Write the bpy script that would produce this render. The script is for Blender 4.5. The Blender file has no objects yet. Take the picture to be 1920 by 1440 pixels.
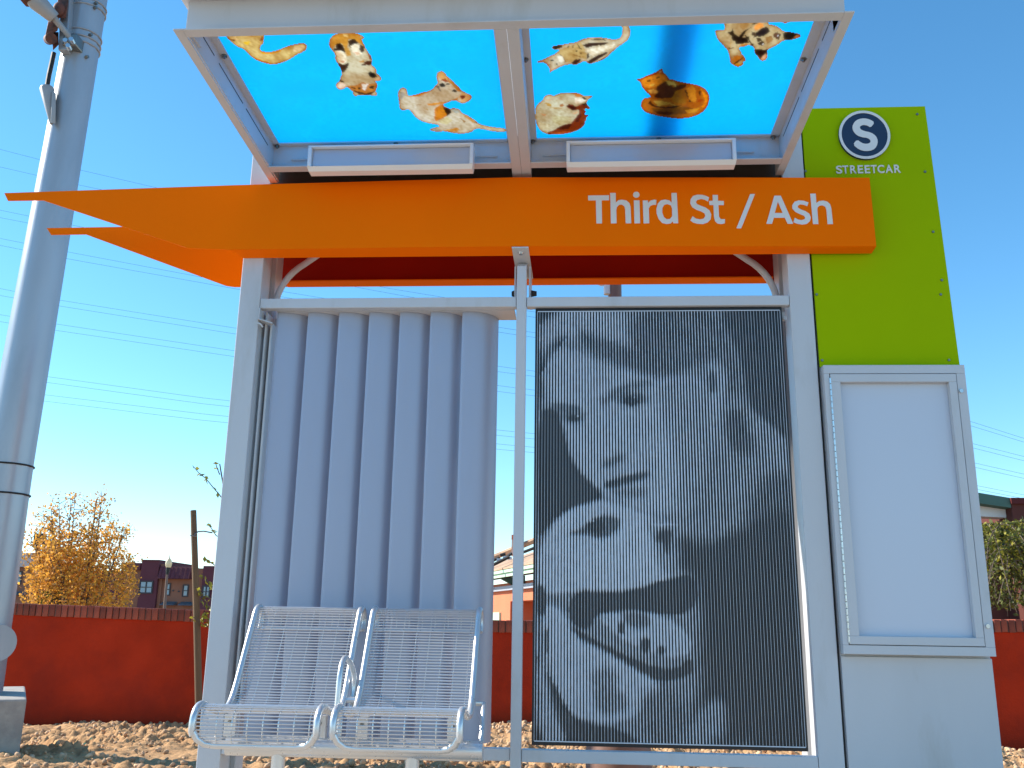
import bpy, bmesh, math, random
import numpy as np
from mathutils import Vector, Matrix, Quaternion

random.seed(7)
rng = np.random.default_rng(11)
S = bpy.context.scene
COL = S.collection
R = math.radians

# ------------------------------------------------------------------ camera
cam_d = bpy.data.cameras.new('camera')
cam = bpy.data.objects.new('camera', cam_d)
COL.objects.link(cam)
cam_d.sensor_width = 36.0
cam_d.lens = 36.0 * 1737.0 / 1920.0
cam_d.clip_start = 0.05
cam_d.clip_end = 5000.0
TILT, ROLL, YAW = R(14.377), R(0.8805), R(3.807)
fw = Vector((-math.sin(YAW) * math.cos(TILT), math.cos(YAW) * math.cos(TILT), math.sin(TILT)))
rt = Vector((math.cos(YAW), math.sin(YAW), 0))
up = rt.cross(fw)
rt2 = math.cos(ROLL) * rt + math.sin(ROLL) * up
up2 = -math.sin(ROLL) * rt + math.cos(ROLL) * up
cam.matrix_world = Matrix(((rt2.x, up2.x, -fw.x, 0), (rt2.y, up2.y, -fw.y, 0), (rt2.z, up2.z, -fw.z, 0), (0, 0, 0, 1)))
S.camera = cam

# ------------------------------------------------------------------ light
SUN_EL, SUN_BEHIND = R(33.0), R(9.0)
to_sun = Vector((-math.cos(SUN_BEHIND) * math.cos(SUN_EL), math.sin(SUN_BEHIND) * math.cos(SUN_EL), math.sin(SUN_EL)))
W = bpy.data.worlds.new('World')
S.world = W
W.use_nodes = True
wn, wl = W.node_tree.nodes, W.node_tree.links
bg = wn['Background']
sky = wn.new('ShaderNodeTexSky')
sky.sky_type = 'NISHITA'
sky.sun_disc = False
sky.sun_elevation = SUN_EL
sky.sun_rotation = math.atan2(to_sun.x, to_sun.y)
sky.altitude = 0.0
sky.air_density = 1.0
sky.dust_density = 0.0
sky.ozone_density = 4.5
hs = wn.new('ShaderNodeHueSaturation')
hs.inputs['Saturation'].default_value = 1.16
hs.inputs['Hue'].default_value = 0.489
wl.new(sky.outputs[0], hs.inputs['Color'])
wl.new(hs.outputs[0], bg.inputs['Color'])
bg.inputs['Strength'].default_value = 0.15
sun_d = bpy.data.lights.new('sun', 'SUN')
sun_d.energy = 4.6
sun_d.angle = R(0.53)
sun_d.color = (1.0, 0.93, 0.82)
sun = bpy.data.objects.new('sun', sun_d)
COL.objects.link(sun)
sun.rotation_euler = to_sun.to_track_quat('Z', 'Y').to_euler()
vs = S.view_settings
vs.view_transform = 'Standard'
vs.look = 'None'
vs.gamma = 1.0
vs.use_curve_mapping = False
vs.exposure = 0.78
S.cycles.max_bounces = 10
S.cycles.diffuse_bounces = 5
S.cycles.transmission_bounces = 8
S.cycles.transparent_max_bounces = 12

# ------------------------------------------------------------------ helpers
def srgb(r, g, b):
    f = lambda c: (c / 12.92) if c <= 0.04045 else ((c + 0.055) / 1.055) ** 2.4
    return (f(r / 255.0), f(g / 255.0), f(b / 255.0))

MATS = {}
def mat(name, col, rough=0.5, metal=0.0, var=0.08, vscale=6.0, bump=0.0, bscale=60.0, spec=0.5, col2=None, c2scale=3.0, c2lo=0.45, c2hi=0.6, rnd=0.0, island=0.0, stretch=None, trans=0.0):
    m = bpy.data.materials.new(name)
    m.use_nodes = True
    n, l = m.node_tree.nodes, m.node_tree.links
    p = n['Principled BSDF']
    tc = n.new('ShaderNodeTexCoord')
    src = tc.outputs['Object']
    if stretch:
        mp = n.new('ShaderNodeMapping')
        mp.inputs['Scale'].default_value = stretch
        l.new(src, mp.inputs['Vector'])
        src = mp.outputs[0]
    def noise(s, det=4.0, rgh=0.55):
        t = n.new('ShaderNodeTexNoise')
        t.inputs['Scale'].default_value = s
        t.inputs['Detail'].default_value = det
        t.inputs['Roughness'].default_value = rgh
        l.new(src, t.inputs['Vector'])
        return t.outputs['Fac']
    c = None
    rgb = n.new('ShaderNodeRGB')
    rgb.outputs[0].default_value = (*col, 1)
    c = rgb.outputs[0]
    if col2:
        rp = n.new('ShaderNodeMapRange')
        rp.inputs['From Min'].default_value = c2lo
        rp.inputs['From Max'].default_value = c2hi
        l.new(noise(c2scale, 6.0, 0.65), rp.inputs['Value'])
        mx = n.new('ShaderNodeMix')
        mx.data_type = 'RGBA'
        l.new(rp.outputs[0], mx.inputs['Factor'])
        l.new(c, mx.inputs['A'])
        mx.inputs['B'].default_value = (*col2, 1)
        c = mx.outputs['Result']
    def mul(c, val_socket, amt):
        rp = n.new('ShaderNodeMapRange')
        rp.inputs['To Min'].default_value = 1 - amt
        rp.inputs['To Max'].default_value = 1 + amt
        l.new(val_socket, rp.inputs['Value'])
        mx = n.new('ShaderNodeVectorMath')
        mx.operation = 'SCALE'
        l.new(c, mx.inputs[0])
        l.new(rp.outputs[0], mx.inputs['Scale'])
        return mx.outputs[0]
    if var:
        c = mul(c, noise(vscale), var * 2)
    if rnd:
        oi = n.new('ShaderNodeObjectInfo')
        c = mul(c, oi.outputs['Random'], rnd)
    if island:
        ge = n.new('ShaderNodeNewGeometry')
        c = mul(c, ge.outputs['Random Per Island'], island)
    l.new(c, p.inputs['Base Color'])
    rr = n.new('ShaderNodeMapRange')
    rr.inputs['To Min'].default_value = max(0.02, rough - 0.1)
    rr.inputs['To Max'].default_value = min(1, rough + 0.1)
    l.new(noise(vscale * 2.3), rr.inputs['Value'])
    l.new(rr.outputs[0], p.inputs['Roughness'])
    p.inputs['Metallic'].default_value = metal
    p.inputs['Specular IOR Level'].default_value = spec
    if bump:
        b = n.new('ShaderNodeBump')
        b.inputs['Strength'].default_value = 1.0
        b.inputs['Distance'].default_value = bump
        l.new(noise(bscale, 8.0, 0.6), b.inputs['Height'])
        l.new(b.outputs[0], p.inputs['Normal'])
    if trans:
        tr = n.new('ShaderNodeBsdfTranslucent')
        l.new(c, tr.inputs['Color'])
        ms = n.new('ShaderNodeMixShader')
        ms.inputs[0].default_value = trans
        l.new(p.outputs[0], ms.inputs[1])
        l.new(tr.outputs[0], ms.inputs[2])
        l.new(ms.outputs[0], n['Material Output'].inputs['Surface'])
    MATS[name] = m
    return m

class MB:
    """collects shapes in one bmesh; build() links them as ONE mesh object"""
    def __init__(s):
        s.bm = bmesh.new()
    def box(s, x0, x1, y0, y1, z0, z1, bev=0.0):
        b = bmesh.new()
        bmesh.ops.create_cube(b, size=1.0)
        for v in b.verts:
            v.co = Vector(((x0 + x1) / 2 + v.co.x * (x1 - x0), (y0 + y1) / 2 + v.co.y * (y1 - y0), (z0 + z1) / 2 + v.co.z * (z1 - z0)))
        if bev:
            bmesh.ops.bevel(b, geom=b.edges[:], offset=bev, segments=2, profile=0.5, affect='EDGES')
        s._merge(b)
        return s
    def hexa(s, pts, bev=0.0):
        """8 corners: bottom 4 (ccw) then top 4"""
        b = bmesh.new()
        v = [b.verts.new(p) for p in pts]
        for f in ((3, 2, 1, 0), (4, 5, 6, 7), (0, 1, 5, 4), (1, 2, 6, 5), (2, 3, 7, 6), (3, 0, 4, 7)):
            b.faces.new([v[i] for i in f])
        bmesh.ops.recalc_face_normals(b, faces=b.faces[:])
        if bev:
            bmesh.ops.bevel(b, geom=b.edges[:], offset=bev, segments=2, profile=0.5, affect='EDGES')
        s._merge(b)
        return s
    def prism(s, poly, vec):
        """poly: 3-D points of one face, swept by vec"""
        b = bmesh.new()
        vec = Vector(vec)
        a = [b.verts.new(p) for p in poly]
        c = [b.verts.new(Vector(p) + vec) for p in poly]
        b.faces.new(a)
        b.faces.new(c[::-1])
        k = len(a)
        for i in range(k):
            b.faces.new((a[i], c[i], c[(i + 1) % k], a[(i + 1) % k]))
        bmesh.ops.recalc_face_normals(b, faces=b.faces[:])
        s._merge(b)
        return s
    def tube(s, pts, r, seg=10, cap=True, closed=False):
        b = s.bm
        pts = [Vector(p) for p in pts]
        k = len(pts)
        rs = r if isinstance(r, (list, tuple)) else [r] * k
        rings = []
        prev = None
        for i, p in enumerate(pts):
            if closed:
                d = (pts[(i + 1) % k] - pts[i - 1]).normalized()
            else:
                d = (pts[min(i + 1, k - 1)] - pts[max(i - 1, 0)]).normalized()
            if prev is None:
                u = d.orthogonal().normalized()
            else:
                u = (prev - d * prev.dot(d)).normalized()
            prev = u
            w = d.cross(u)
            rings.append([b.verts.new(p + float(rs[i]) * (math.cos(2 * math.pi * j / seg) * u + math.sin(2 * math.pi * j / seg) * w)) for j in range(seg)])
        n = k if closed else k - 1
        for i in range(n):
            A, B = rings[i], rings[(i + 1) % k]
            for j in range(seg):
                f = b.faces.new((A[j], A[(j + 1) % seg], B[(j + 1) % seg], B[j]))
                f.smooth = True
        if cap and not closed:
            b.faces.new(rings[0][::-1])
            b.faces.new(rings[-1])
        return s
    def cyl(s, p, q, r0, r1=None, seg=24):
        return s.tube([p, q], [r0, r0 if r1 is None else r1], seg)
    def sphere(s, c, r, sx=1, sy=1, sz=1, seg=16):
        b = bmesh.new()
        bmesh.ops.create_uvsphere(b, u_segments=seg, v_segments=seg // 2 + 2, radius=r)
        for v in b.verts:
            v.co = Vector((c[0] + v.co.x * sx, c[1] + v.co.y * sy, c[2] + v.co.z * sz))
        for f in b.faces:
            f.smooth = True
        s._merge(b)
        return s
    def quad(s, a, b_, c, d):
        s.bm.faces.new([s.bm.verts.new(p) for p in (a, b_, c, d)])
        return s
    def _merge(s, b):
        me = bpy.data.meshes.new('tmp')
        b.to_mesh(me)
        b.free()
        s.bm.from_mesh(me)
        bpy.data.meshes.remove(me)
    def build(s, name, m, parent=None):
        me = bpy.data.meshes.new(name)
        s.bm.to_mesh(me)
        s.bm.free()
        if any(p.use_smooth for p in me.polygons):
            me.set_sharp_from_angle(angle=R(40))
        return link_mesh(name, me, m, parent)

def link_mesh(name, me, m, parent=None):
    if m is not None and not me.materials:
        me.materials.append(m)
    o = bpy.data.objects.new(name, me)
    COL.objects.link(o)
    if parent is not None:
        adopt(o, parent)
    return o

def adopt(o, parent):
    """parent o and keep its geometry, given in world coordinates, where it is"""
    o.parent = parent
    o.matrix_parent_inverse = world_of(parent).inverted()

def world_of(o):
    if o.parent is None:
        return Matrix.LocRotScale(o.location, o.rotation_euler, o.scale)
    return world_of(o.parent) @ o.matrix_parent_inverse @ Matrix.LocRotScale(o.location, o.rotation_euler, o.scale)

def thing(name, label, cat, loc, group=None):
    o = bpy.data.objects.new(name, None)
    COL.objects.link(o)
    o.empty_display_size = 0.1
    o.location = loc
    return tag(o, label, cat, group)

def tag(o, label, cat, group=None):
    o['label'] = label
    o['category'] = cat
    if group:
        o['group'] = group
    return o

def struct(o):
    o['kind'] = 'structure'
    return o

def arr_mesh(name, verts, faces):
    """numpy verts (n,3), quads (m,4) -> mesh"""
    me = bpy.data.meshes.new(name)
    verts = np.asarray(verts, np.float32)
    faces = np.asarray(faces, np.int32)
    k = faces.shape[1]
    me.vertices.add(len(verts))
    me.vertices.foreach_set('co', verts.ravel())
    me.loops.add(faces.size)
    me.loops.foreach_set('vertex_index', faces.ravel())
    me.polygons.add(len(faces))
    me.polygons.foreach_set('loop_start', np.arange(0, faces.size, k, dtype=np.int32))
    me.polygons.foreach_set('loop_total', np.full(len(faces), k, np.int32))
    me.update(calc_edges=True)
    me.validate()
    return me

def in_poly(px, py, poly):
    inside = np.zeros(px.shape, bool)
    k = len(poly)
    for i in range(k):
        x0, y0 = poly[i]
        x1, y1 = poly[(i + 1) % k]
        if y0 == y1:
            continue
        c = ((y0 > py) != (y1 > py)) & (px < (x1 - x0) * (py - y0) / (y1 - y0) + x0)
        inside ^= c
    return inside

def smooth_poly(poly, it=2):
    """Chaikin corner cutting"""
    p = [tuple(q) for q in poly]
    for _ in range(it):
        q = []
        for i in range(len(p)):
            a, b = p[i], p[(i + 1) % len(p)]
            q.append((0.75 * a[0] + 0.25 * b[0], 0.75 * a[1] + 0.25 * b[1]))
            q.append((0.25 * a[0] + 0.75 * b[0], 0.25 * a[1] + 0.75 * b[1]))
        p = q
    return p

def blur2(a, s0, s1):
    for ax, s in ((0, s0), (1, s1)):
        if s < 0.3:
            continue
        r = int(3 * s) + 1
        k = np.exp(-0.5 * (np.arange(-r, r + 1) / s) ** 2)
        k /= k.sum()
        pad = [(0, 0), (0, 0)]
        pad[ax] = (r, r)
        b = np.pad(a, pad, mode='edge')
        out = np.zeros_like(a)
        for i, w in enumerate(k):
            sl = [slice(None), slice(None)]
            sl[ax] = slice(i, i + a.shape[ax])
            out += w * b[tuple(sl)]
        a = out
    return a

def vnoise(x, y, seed=0):
    """smooth value noise on arrays"""
    r = np.random.default_rng(seed).random((256, 256))
    xi, yi = np.floor(x).astype(int), np.floor(y).astype(int)
    fx, fy = x - xi, y - yi
    fx = fx * fx * (3 - 2 * fx)
    fy = fy * fy * (3 - 2 * fy)
    g = lambda i, j: r[i % 256, j % 256]
    return (g(xi, yi) * (1 - fx) + g(xi + 1, yi) * fx) * (1 - fy) + (g(xi, yi + 1) * (1 - fx) + g(xi + 1, yi + 1) * fx) * fy

GROUND = -0.79          # the platform, measured from the camera's height
# ------------------------------------------------------------------ materials
M_paint = mat('silver_white_paint', (0.55, 0.557, 0.575), 0.42, 0.0, 0.045, 2.2, 0.0005, 160, col2=(0.46, 0.455, 0.44), c2scale=3.2, c2lo=0.56, c2hi=0.78, stretch=(1.3, 1.3, 0.35))
M_slat = mat('anodised_slat', (0.375, 0.405, 0.50), 0.42, 0.2, 0.03, 3.0, 0.0003, 120, stretch=(1, 1, 0.25))
M_orange = mat('orange_paint', (0.99, 0.168, 0.0), 0.5, 0.0, 0.03, 2.0, 0.0003, 90, spec=0.03)
M_inner_shade = mat('shaded_orange', (0.34, 0.012, 0.001), 0.8, 0, 0.08, 3.0, spec=0.1)  # dark red puts the shade of the orange inner face into the colour
M_green = mat('lime_green_panel', (0.335, 0.475, 0.0), 0.55, 0.0, 0.03, 2.5, 0.0003, 60, spec=0.04)
M_letter = mat('pale_vinyl', (0.74, 0.72, 0.70), 0.6, 0, 0.02, spec=0.15)
M_navy = mat('navy_enamel', (0.012, 0.028, 0.07), 0.4, 0, 0.05)
M_black = mat('black_backing', (0.006, 0.006, 0.008), 0.45, 0, 0.1)
M_strip = mat('brushed_strip', (0.60, 0.64, 0.71), 0.45, 0.15, 0.04, 4.0)
M_dark = mat('dark_seam', (0.015, 0.013, 0.012), 0.6, 0, 0.1)
M_header_shade = mat('header_shade', (0.05, 0.035, 0.02), 0.6, 0, 0.1)  # dark brown stands in for deep shade on the header
M_steel = mat('bright_steel', (0.60, 0.61, 0.62), 0.28, 0.9, 0.05, 20)
M_bench = mat('powder_coated_silver', (0.66, 0.66, 0.66), 0.30, 0.6, 0.05, 14)
M_bolt = mat('bolt_steel', (0.25, 0.24, 0.22), 0.35, 0.9, 0.1, 40)
M_rubber = mat('black_rubber', (0.01, 0.01, 0.01), 0.6)
M_galv = mat('galvanised_steel', (0.40, 0.435, 0.47), 0.34, 0.35, 0.06, 3.0, 0.0005, 45, col2=(0.35, 0.385, 0.42), c2scale=3.0, stretch=(1, 1, 0.3))
M_rust = mat('rusty_iron', (0.16, 0.055, 0.035), 0.75, 0.2, 0.25, 20, 0.002, 60, col2=(0.07, 0.04, 0.035), c2scale=14)
M_porc = mat('grey_insulator', (0.33, 0.33, 0.33), 0.4, 0, 0.1)
M_conc = mat('cast_concrete', (0.40, 0.36, 0.31), 0.85, 0, 0.10, 3.0, 0.002, 40, col2=(0.30, 0.27, 0.24), c2scale=4)
M_plat = mat('platform_concrete', (0.47, 0.375, 0.28), 0.9, 0, 0.08, 1.0, 0.001, 50)
M_asph = mat('asphalt', (0.05, 0.05, 0.052), 0.9, 0, 0.15, 3.0, 0.002, 80)
M_stucco = mat('red_stucco', (0.46, 0.038, 0.013), 0.95, 0, 0.14, 2.2, 0.003, 55, spec=0.05, col2=(0.33, 0.032, 0.015), c2scale=1.6, c2lo=0.42, c2hi=0.68)
M_brick = mat('red_brick', (0.34, 0.075, 0.036), 0.85, 0, 0.16, 18, 0.002, 90, rnd=0.28, col2=(0.22, 0.05, 0.03), c2scale=9)
M_mortar = mat('mortar', (0.20, 0.13, 0.10), 0.95, 0, 0.15, 20, 0.002, 70)
M_dirt = mat('dry_dirt', (0.57, 0.335, 0.165), 0.95, 0, 0.16, 2.0, 0.012, 26, spec=0.1, col2=(0.38, 0.215, 0.105), c2scale=5.0, c2lo=0.42, c2hi=0.68)
M_rock = mat('pale_stone', (0.58, 0.37, 0.21), 0.9, 0, 0.2, 9, 0.003, 60, island=0.35)
M_earth = mat('far_ground', (0.30, 0.22, 0.15), 0.95, 0, 0.15, 0.3)
M_wood = mat('weathered_stake', (0.17, 0.10, 0.05), 0.85, 0, 0.2, 12, 0.002, 60, stretch=(1, 1, 0.12))
M_bark = mat('bark', (0.14, 0.10, 0.075), 0.9, 0, 0.2, 12, 0.004, 50)
M_leafY = mat('autumn_leaf', (0.80, 0.42, 0.07), 0.6, 0, 0.1, 0.7, island=0.4, trans=0.5, spec=0.1)
M_leafO = mat('dry_leaf', (0.62, 0.34, 0.12), 0.7, 0, 0.1, 0.7, island=0.4, trans=0.5, spec=0.1)
M_leafG = mat('olive_leaf', (0.115, 0.125, 0.022), 0.55, 0, 0.1, 2.0, island=0.55, trans=0.3)
M_leafL = mat('yellow_green_leaf', (0.32, 0.29, 0.03), 0.55, 0, 0.1, 2.0, island=0.4, trans=0.35)
M_maroon = mat('maroon_siding', (0.12, 0.025, 0.036), 0.8, 0, 0.1, 0.6, 0.004, 6)
M_tan = mat('brown_stucco', (0.30, 0.125, 0.075), 0.9, 0, 0.1, 0.8, 0.004, 12)
M_tan2 = mat('dark_red_brick', (0.11, 0.028, 0.020), 0.9, 0, 0.15, 1.5, 0.004, 8)
M_shing = mat('brown_shingle', (0.46, 0.30, 0.19), 0.9, 0, 0.2, 3.0, 0.01, 12, rnd=0.2, col2=(0.34, 0.21, 0.13), c2scale=2)
M_greysh = mat('grey_shingle', (0.11, 0.105, 0.115), 0.95, 0, 0.2, 2.0, 0.01, 12)
M_glass = mat('window_glass', (0.16, 0.30, 0.40), 0.12, 0.0, 0.2, 0.8, spec=0.9)
M_wframe = mat('window_frame', (0.05, 0.045, 0.05), 0.6)
M_mint = mat('mint_trim', (0.50, 0.68, 0.50), 0.7, 0, 0.06, 2)
M_salmon = mat('salmon_stucco', (0.70, 0.20, 0.095), 0.9, 0, 0.06, 1.5, 0.003, 30)
M_maroonD = mat('dark_red_door', (0.11, 0.010, 0.008), 0.8)
M_teal = mat('teal_board', (0.075, 0.15, 0.115), 0.7, 0, 0.1, 1.0)
M_pink = mat('pale_brick', (0.75, 0.5, 0.4), 0.8)
M_globe = mat('frosted_globe', (0.85, 0.76, 0.52), 0.3, 0, 0.03, trans=0.3)
M_postD = mat('dark_green_post', (0.012, 0.018, 0.016), 0.5)
M_postB = mat('brown_lamp_post', (0.20, 0.12, 0.085), 0.6, 0, 0.1)
M_cable = mat('power_cable', (0.05, 0.06, 0.08), 0.7, 0.0, 0.0, spec=0.1)
M_white = mat('white_enamel', (0.82, 0.81, 0.80), 0.35, 0, 0.02)
M_lens = mat('milky_lens', (0.62, 0.66, 0.74), 0.18, 0, 0.02, trans=0.2)
M_inner = mat('display_backing', (0.56, 0.60, 0.68), 0.25, 0, 0.0, 0.3)
M_plast = mat('green_plastic', (0.03, 0.42, 0.22), 0.4)
M_rosy = mat('rust_red_post', (0.23, 0.12, 0.085), 0.6, 0, 0.1)

def print_mat():
    m = bpy.data.materials.new('backlit_print')
    m.use_nodes = True
    n, l = m.node_tree.nodes, m.node_tree.links
    at = n.new('ShaderNodeAttribute')
    at.attribute_name = 'ink'
    p = n['Principled BSDF']
    p.inputs['Roughness'].default_value = 0.35
    l.new(at.outputs['Color'], p.inputs['Base Color'])
    tr = n.new('ShaderNodeBsdfTranslucent')
    l.new(at.outputs['Color'], tr.inputs['Color'])
    ms = n.new('ShaderNodeMixShader')
    ms.inputs[0].default_value = 0.85
    l.new(p.outputs[0], ms.inputs[1])
    l.new(tr.outputs[0], ms.inputs[2])
    l.new(ms.outputs[0], n['Material Output'].inputs['Surface'])
    return m
M_print = print_mat()

def opal_mat():
    m = bpy.data.materials.new('opal_acrylic')
    m.use_nodes = True
    n, l = m.node_tree.nodes, m.node_tree.links
    t = n.new('ShaderNodeBsdfTranslucent')
    t.inputs['Color'].default_value = (0.96, 0.97, 0.98, 1)
    g = n['Principled BSDF']
    g.inputs['Base Color'].default_value = (0.9, 0.9, 0.9, 1)
    ms = n.new('ShaderNodeMixShader')
    ms.inputs[0].default_value = 0.06
    l.new(t.outputs[0], ms.inputs[1])
    l.new(g.outputs[0], ms.inputs[2])
    l.new(ms.outputs[0], n['Material Output'].inputs['Surface'])
    return m
M_opal = opal_mat()

# ------------------------------------------------------------------ the setting
def sheet(name, x0, x1, y0, y1, z, m):
    me = bpy.data.meshes.new(name)
    me.from_pydata([(x0, y0, z), (x1, y0, z), (x1, y1, z), (x0, y1, z)], [], [(0, 1, 2, 3)])
    return struct(link_mesh(name, me, m))

sheet('ground', -900, 900, -600, 1500, -1.35, M_earth)
struct(MB().box(-40, 40, -3.5, 4.75, -1.33, GROUND).build('platform', M_plat))
sheet('road', -300, 300, -16, -3.5, -1.02, M_asph)
struct(MB().box(-40, 40, -3.72, -3.503, -1.33, -0.87, 0.01).build('kerb', M_conc))

# the dirt bed between platform and wall
def dirt_h(x, y):
    t = np.clip((y - 4.75) / 4.8, 0, 1)
    base = -0.83 - 0.15 * t - np.where(x < -2, 0.06 * t * np.clip((-2 - x) / 2, 0, 1), 0) - np.where(x > 2.5, 0.12 * t * np.clip((x - 2.5) / 2, 0, 1), 0)
    h = 0.10 * (vnoise(x * 0.9, y * 0.9, 3) - 0.5) + 0.05 * (vnoise(x * 2.3, y * 2.3, 4) - 0.5) + 0.045 * (vnoise(x * 5.5, y * 5.5, 5) - 0.5)
    c = vnoise(x * 12, y * 12, 6)
    rough = np.clip(vnoise(x * 0.8 + 9, y * 0.8, 8) * 1.6 - 0.25, 0.25, 1)
    h += rough * (0.075 * np.abs(c - 0.5) * 1.6 + 0.070 * np.abs(vnoise(x * 23, y * 23, 7) - 0.5) * 1.6 + 0.034 * (vnoise(x * 44, y * 44, 9) - 0.5) - 0.05)
    return base + h * np.clip((y - 4.6) / 0.5, 0.1, 1)

def terrain():
    xs = np.concatenate([np.arange(-16, -6.5, 0.12), np.arange(-6.5, 6.2, 0.017), np.arange(6.2, 16, 0.12)])
    ys = np.arange(4.70, 9.62, 0.019)
    X, Y = np.meshgrid(xs, ys)
    Z = dirt_h(X, Y)
    v = np.stack([X, Y, Z], -1).reshape(-1, 3)
    a = np.arange(X.size).reshape(X.shape)
    f = np.stack([a[:-1, :-1], a[:-1, 1:], a[1:, 1:], a[1:, :-1]], -1).reshape(-1, 4)
    me = arr_mesh('dirt', v, f)
    me.polygons.foreach_set('use_smooth', np.ones(len(f), bool))
    return struct(link_mesh('dirt', me, M_dirt))
terrain()

def gravel():
    b = bmesh.new()
    bmesh.ops.create_icosphere(b, subdivisions=1, radius=1)
    base = np.array([v.co[:] for v in b.verts])
    tri = np.array([[v.index for v in f.verts] for f in b.faces])
    b.free()
    V, F, n = [], [], 0
    for i in range(7800):
        if i < 4000:
            x, y = rng.uniform(-6, 6), rng.uniform(5.3, 9.4)
            s = rng.uniform(0.008, 0.030)
        else:
            x, y = rng.uniform(-1.4, 5.6), rng.uniform(5.1, 9.42)
            s = rng.uniform(0.010, 0.030)
        z = float(dirt_h(np.array(x), np.array(y)))
        q = Quaternion(rng.normal(size=4)).normalized().to_matrix()
        p = (base * rng.uniform(0.75, 1.2, (len(base), 1)) * np.array([1, rng.uniform(.6, 1), rng.uniform(.45, .8)]) * s) @ np.array(q).T + np.array([x, y, z + s * 0.3])
        V.append(p)
        F.append(tri + n)
        n += len(base)
    o = link_mesh('gravel', arr_mesh('gravel', np.concatenate(V), np.concatenate(F)), M_rock)
    o['kind'] = 'stuff'
gravel()

# ------------------------------------------------------------------ red wall with its brick cap
WY = 9.5
WPTS = [(-16, 0.29), (-5.8, 0.108), (-3.9, 0.068), (-2.3, 0.032), (-0.7, 0.012), (1.5, 0.035), (4.2, 0.088), (16, 0.30)]
def wall_top(x):
    return float(np.interp(x, [p[0] for p in WPTS], [p[1] for p in WPTS]))
CAP_H = 0.118
wall = thing('garden_wall', 'long low red stucco wall topped with a course of upright bricks', 'wall', (0, WY, -1.2))
wb = MB()
for (xa, za), (xb, zb) in zip(WPTS[:-1], WPTS[1:]):
    wb.hexa([(xa, WY, -1.35), (xb, WY, -1.35), (xb, WY + 0.2, -1.35), (xa, WY + 0.2, -1.35), (xa, WY, za - CAP_H), (xb, WY, zb - CAP_H), (xb, WY + 0.2, zb - CAP_H), (xa, WY + 0.2, za - CAP_H)])
    wb.hexa([(xa, WY - 0.008, za - CAP_H + .002), (xb, WY - 0.008, zb - CAP_H + .002), (xb, WY + 0.205, zb - CAP_H + .002), (xa, WY + 0.205, za - CAP_H + .002), (xa, WY - 0.008, za - 0.007), (xb, WY - 0.008, zb - 0.007), (xb, WY + 0.205, zb - 0.007), (xa, WY + 0.205, za - 0.007)])
wall_body = wb.build('wall_body', M_stucco, wall)
wall_body.data.materials.append(M_mortar)
for p in wall_body.data.polygons:
    if p.center.y < WY - 0.004 or (p.center.z > wall_top(p.center.x) - CAP_H + 0.02 and p.normal.z < 0.5 and p.center.y > WY + 0.202) or (p.normal.z > 0.9 and p.center.z > wall_top(p.center.x) - 0.02):
        p.material_index = 1
bm_brick = MB().box(-0.0285, 0.0285, -0.022, 0.218, -CAP_H, 0.0, 0.004)
brick0 = bm_brick.build('brick', M_brick, wall)
pitch = 0.0682
x = -6.9
first = True
far = MB()
while x < 15.5:
    z = wall_top(x) + random.uniform(-0.004, 0.004)
    if x < 5.6 and x > -6.95:
        o = brick0 if first else brick0.copy()
        if not first:
            COL.objects.link(o)
        o.matrix_parent_inverse = Matrix.Translation((0, WY, -1.2)).inverted()
        o.location = (x, WY + random.uniform(-0.005, 0.005), z)
        o.rotation_euler = (random.uniform(-0.01, 0.01), 0, random.uniform(-0.012, 0.012))
        first = False
    else:
        far.box(x - 0.0285, x + 0.0285, WY - 0.022, WY + 0.218, z - CAP_H, z)
    x += pitch
x = -6.9 - pitch
while x > -15.5:
    z = wall_top(x)
    far.box(x - 0.0285, x + 0.0285, WY - 0.022, WY + 0.218, z - CAP_H, z)
    x -= pitch
fo = far.build('cap_bricks', M_brick, wall)
fo['kind'] = 'stuff'

# ------------------------------------------------------------------ streetcar shelter
SH = thing('streetcar_shelter', 'silver and orange streetcar shelter with a glowing blue roof of printed pets', 'shelter', (-0.235, 4.05, GROUND))
for x0, x1 in ((-1.548, -1.448), (0.976, 1.078)):
    MB().box(x0, x1, 4.0, 4.11, GROUND, 2.32, 0.004).build('post', M_paint, SH)
for x0, x1, w0, w1 in ((-1.540, -1.452, -1.515, -1.475), (0.980, 1.068, 1.003, 1.043)):
    MB().box(x0, x1, 4.20, 4.30, GROUND, 2.30, 0.003).build('rear_post', M_paint, SH)
    MB().box(w0, w1, 4.112, 4.198, GROUND, 2.28).build('post_web', M_paint, SH)
# mullion and rails
MB().box(-0.2505, -0.2065, 3.992, 4.04, GROUND, 1.588, 0.003).build('mullion', M_paint, SH)
MB().box(-1.446, -0.252, 4.0, 4.044, 1.392, 1.440, 0.003).build('top_rail', M_paint, SH)
MB().box(-0.205, 0.974, 4.0, 4.044, 1.392, 1.438, 0.003).build('top_rail', M_paint, SH)
MB().box(-1.446, -0.252, 4.0, 4.044, -0.548, -0.500, 0.003).build('bottom_rail', M_paint, SH)
MB().box(-0.205, 0.974, 4.0, 4.044, -0.550, -0.502, 0.003).build('bottom_rail', M_paint, SH)
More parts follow.
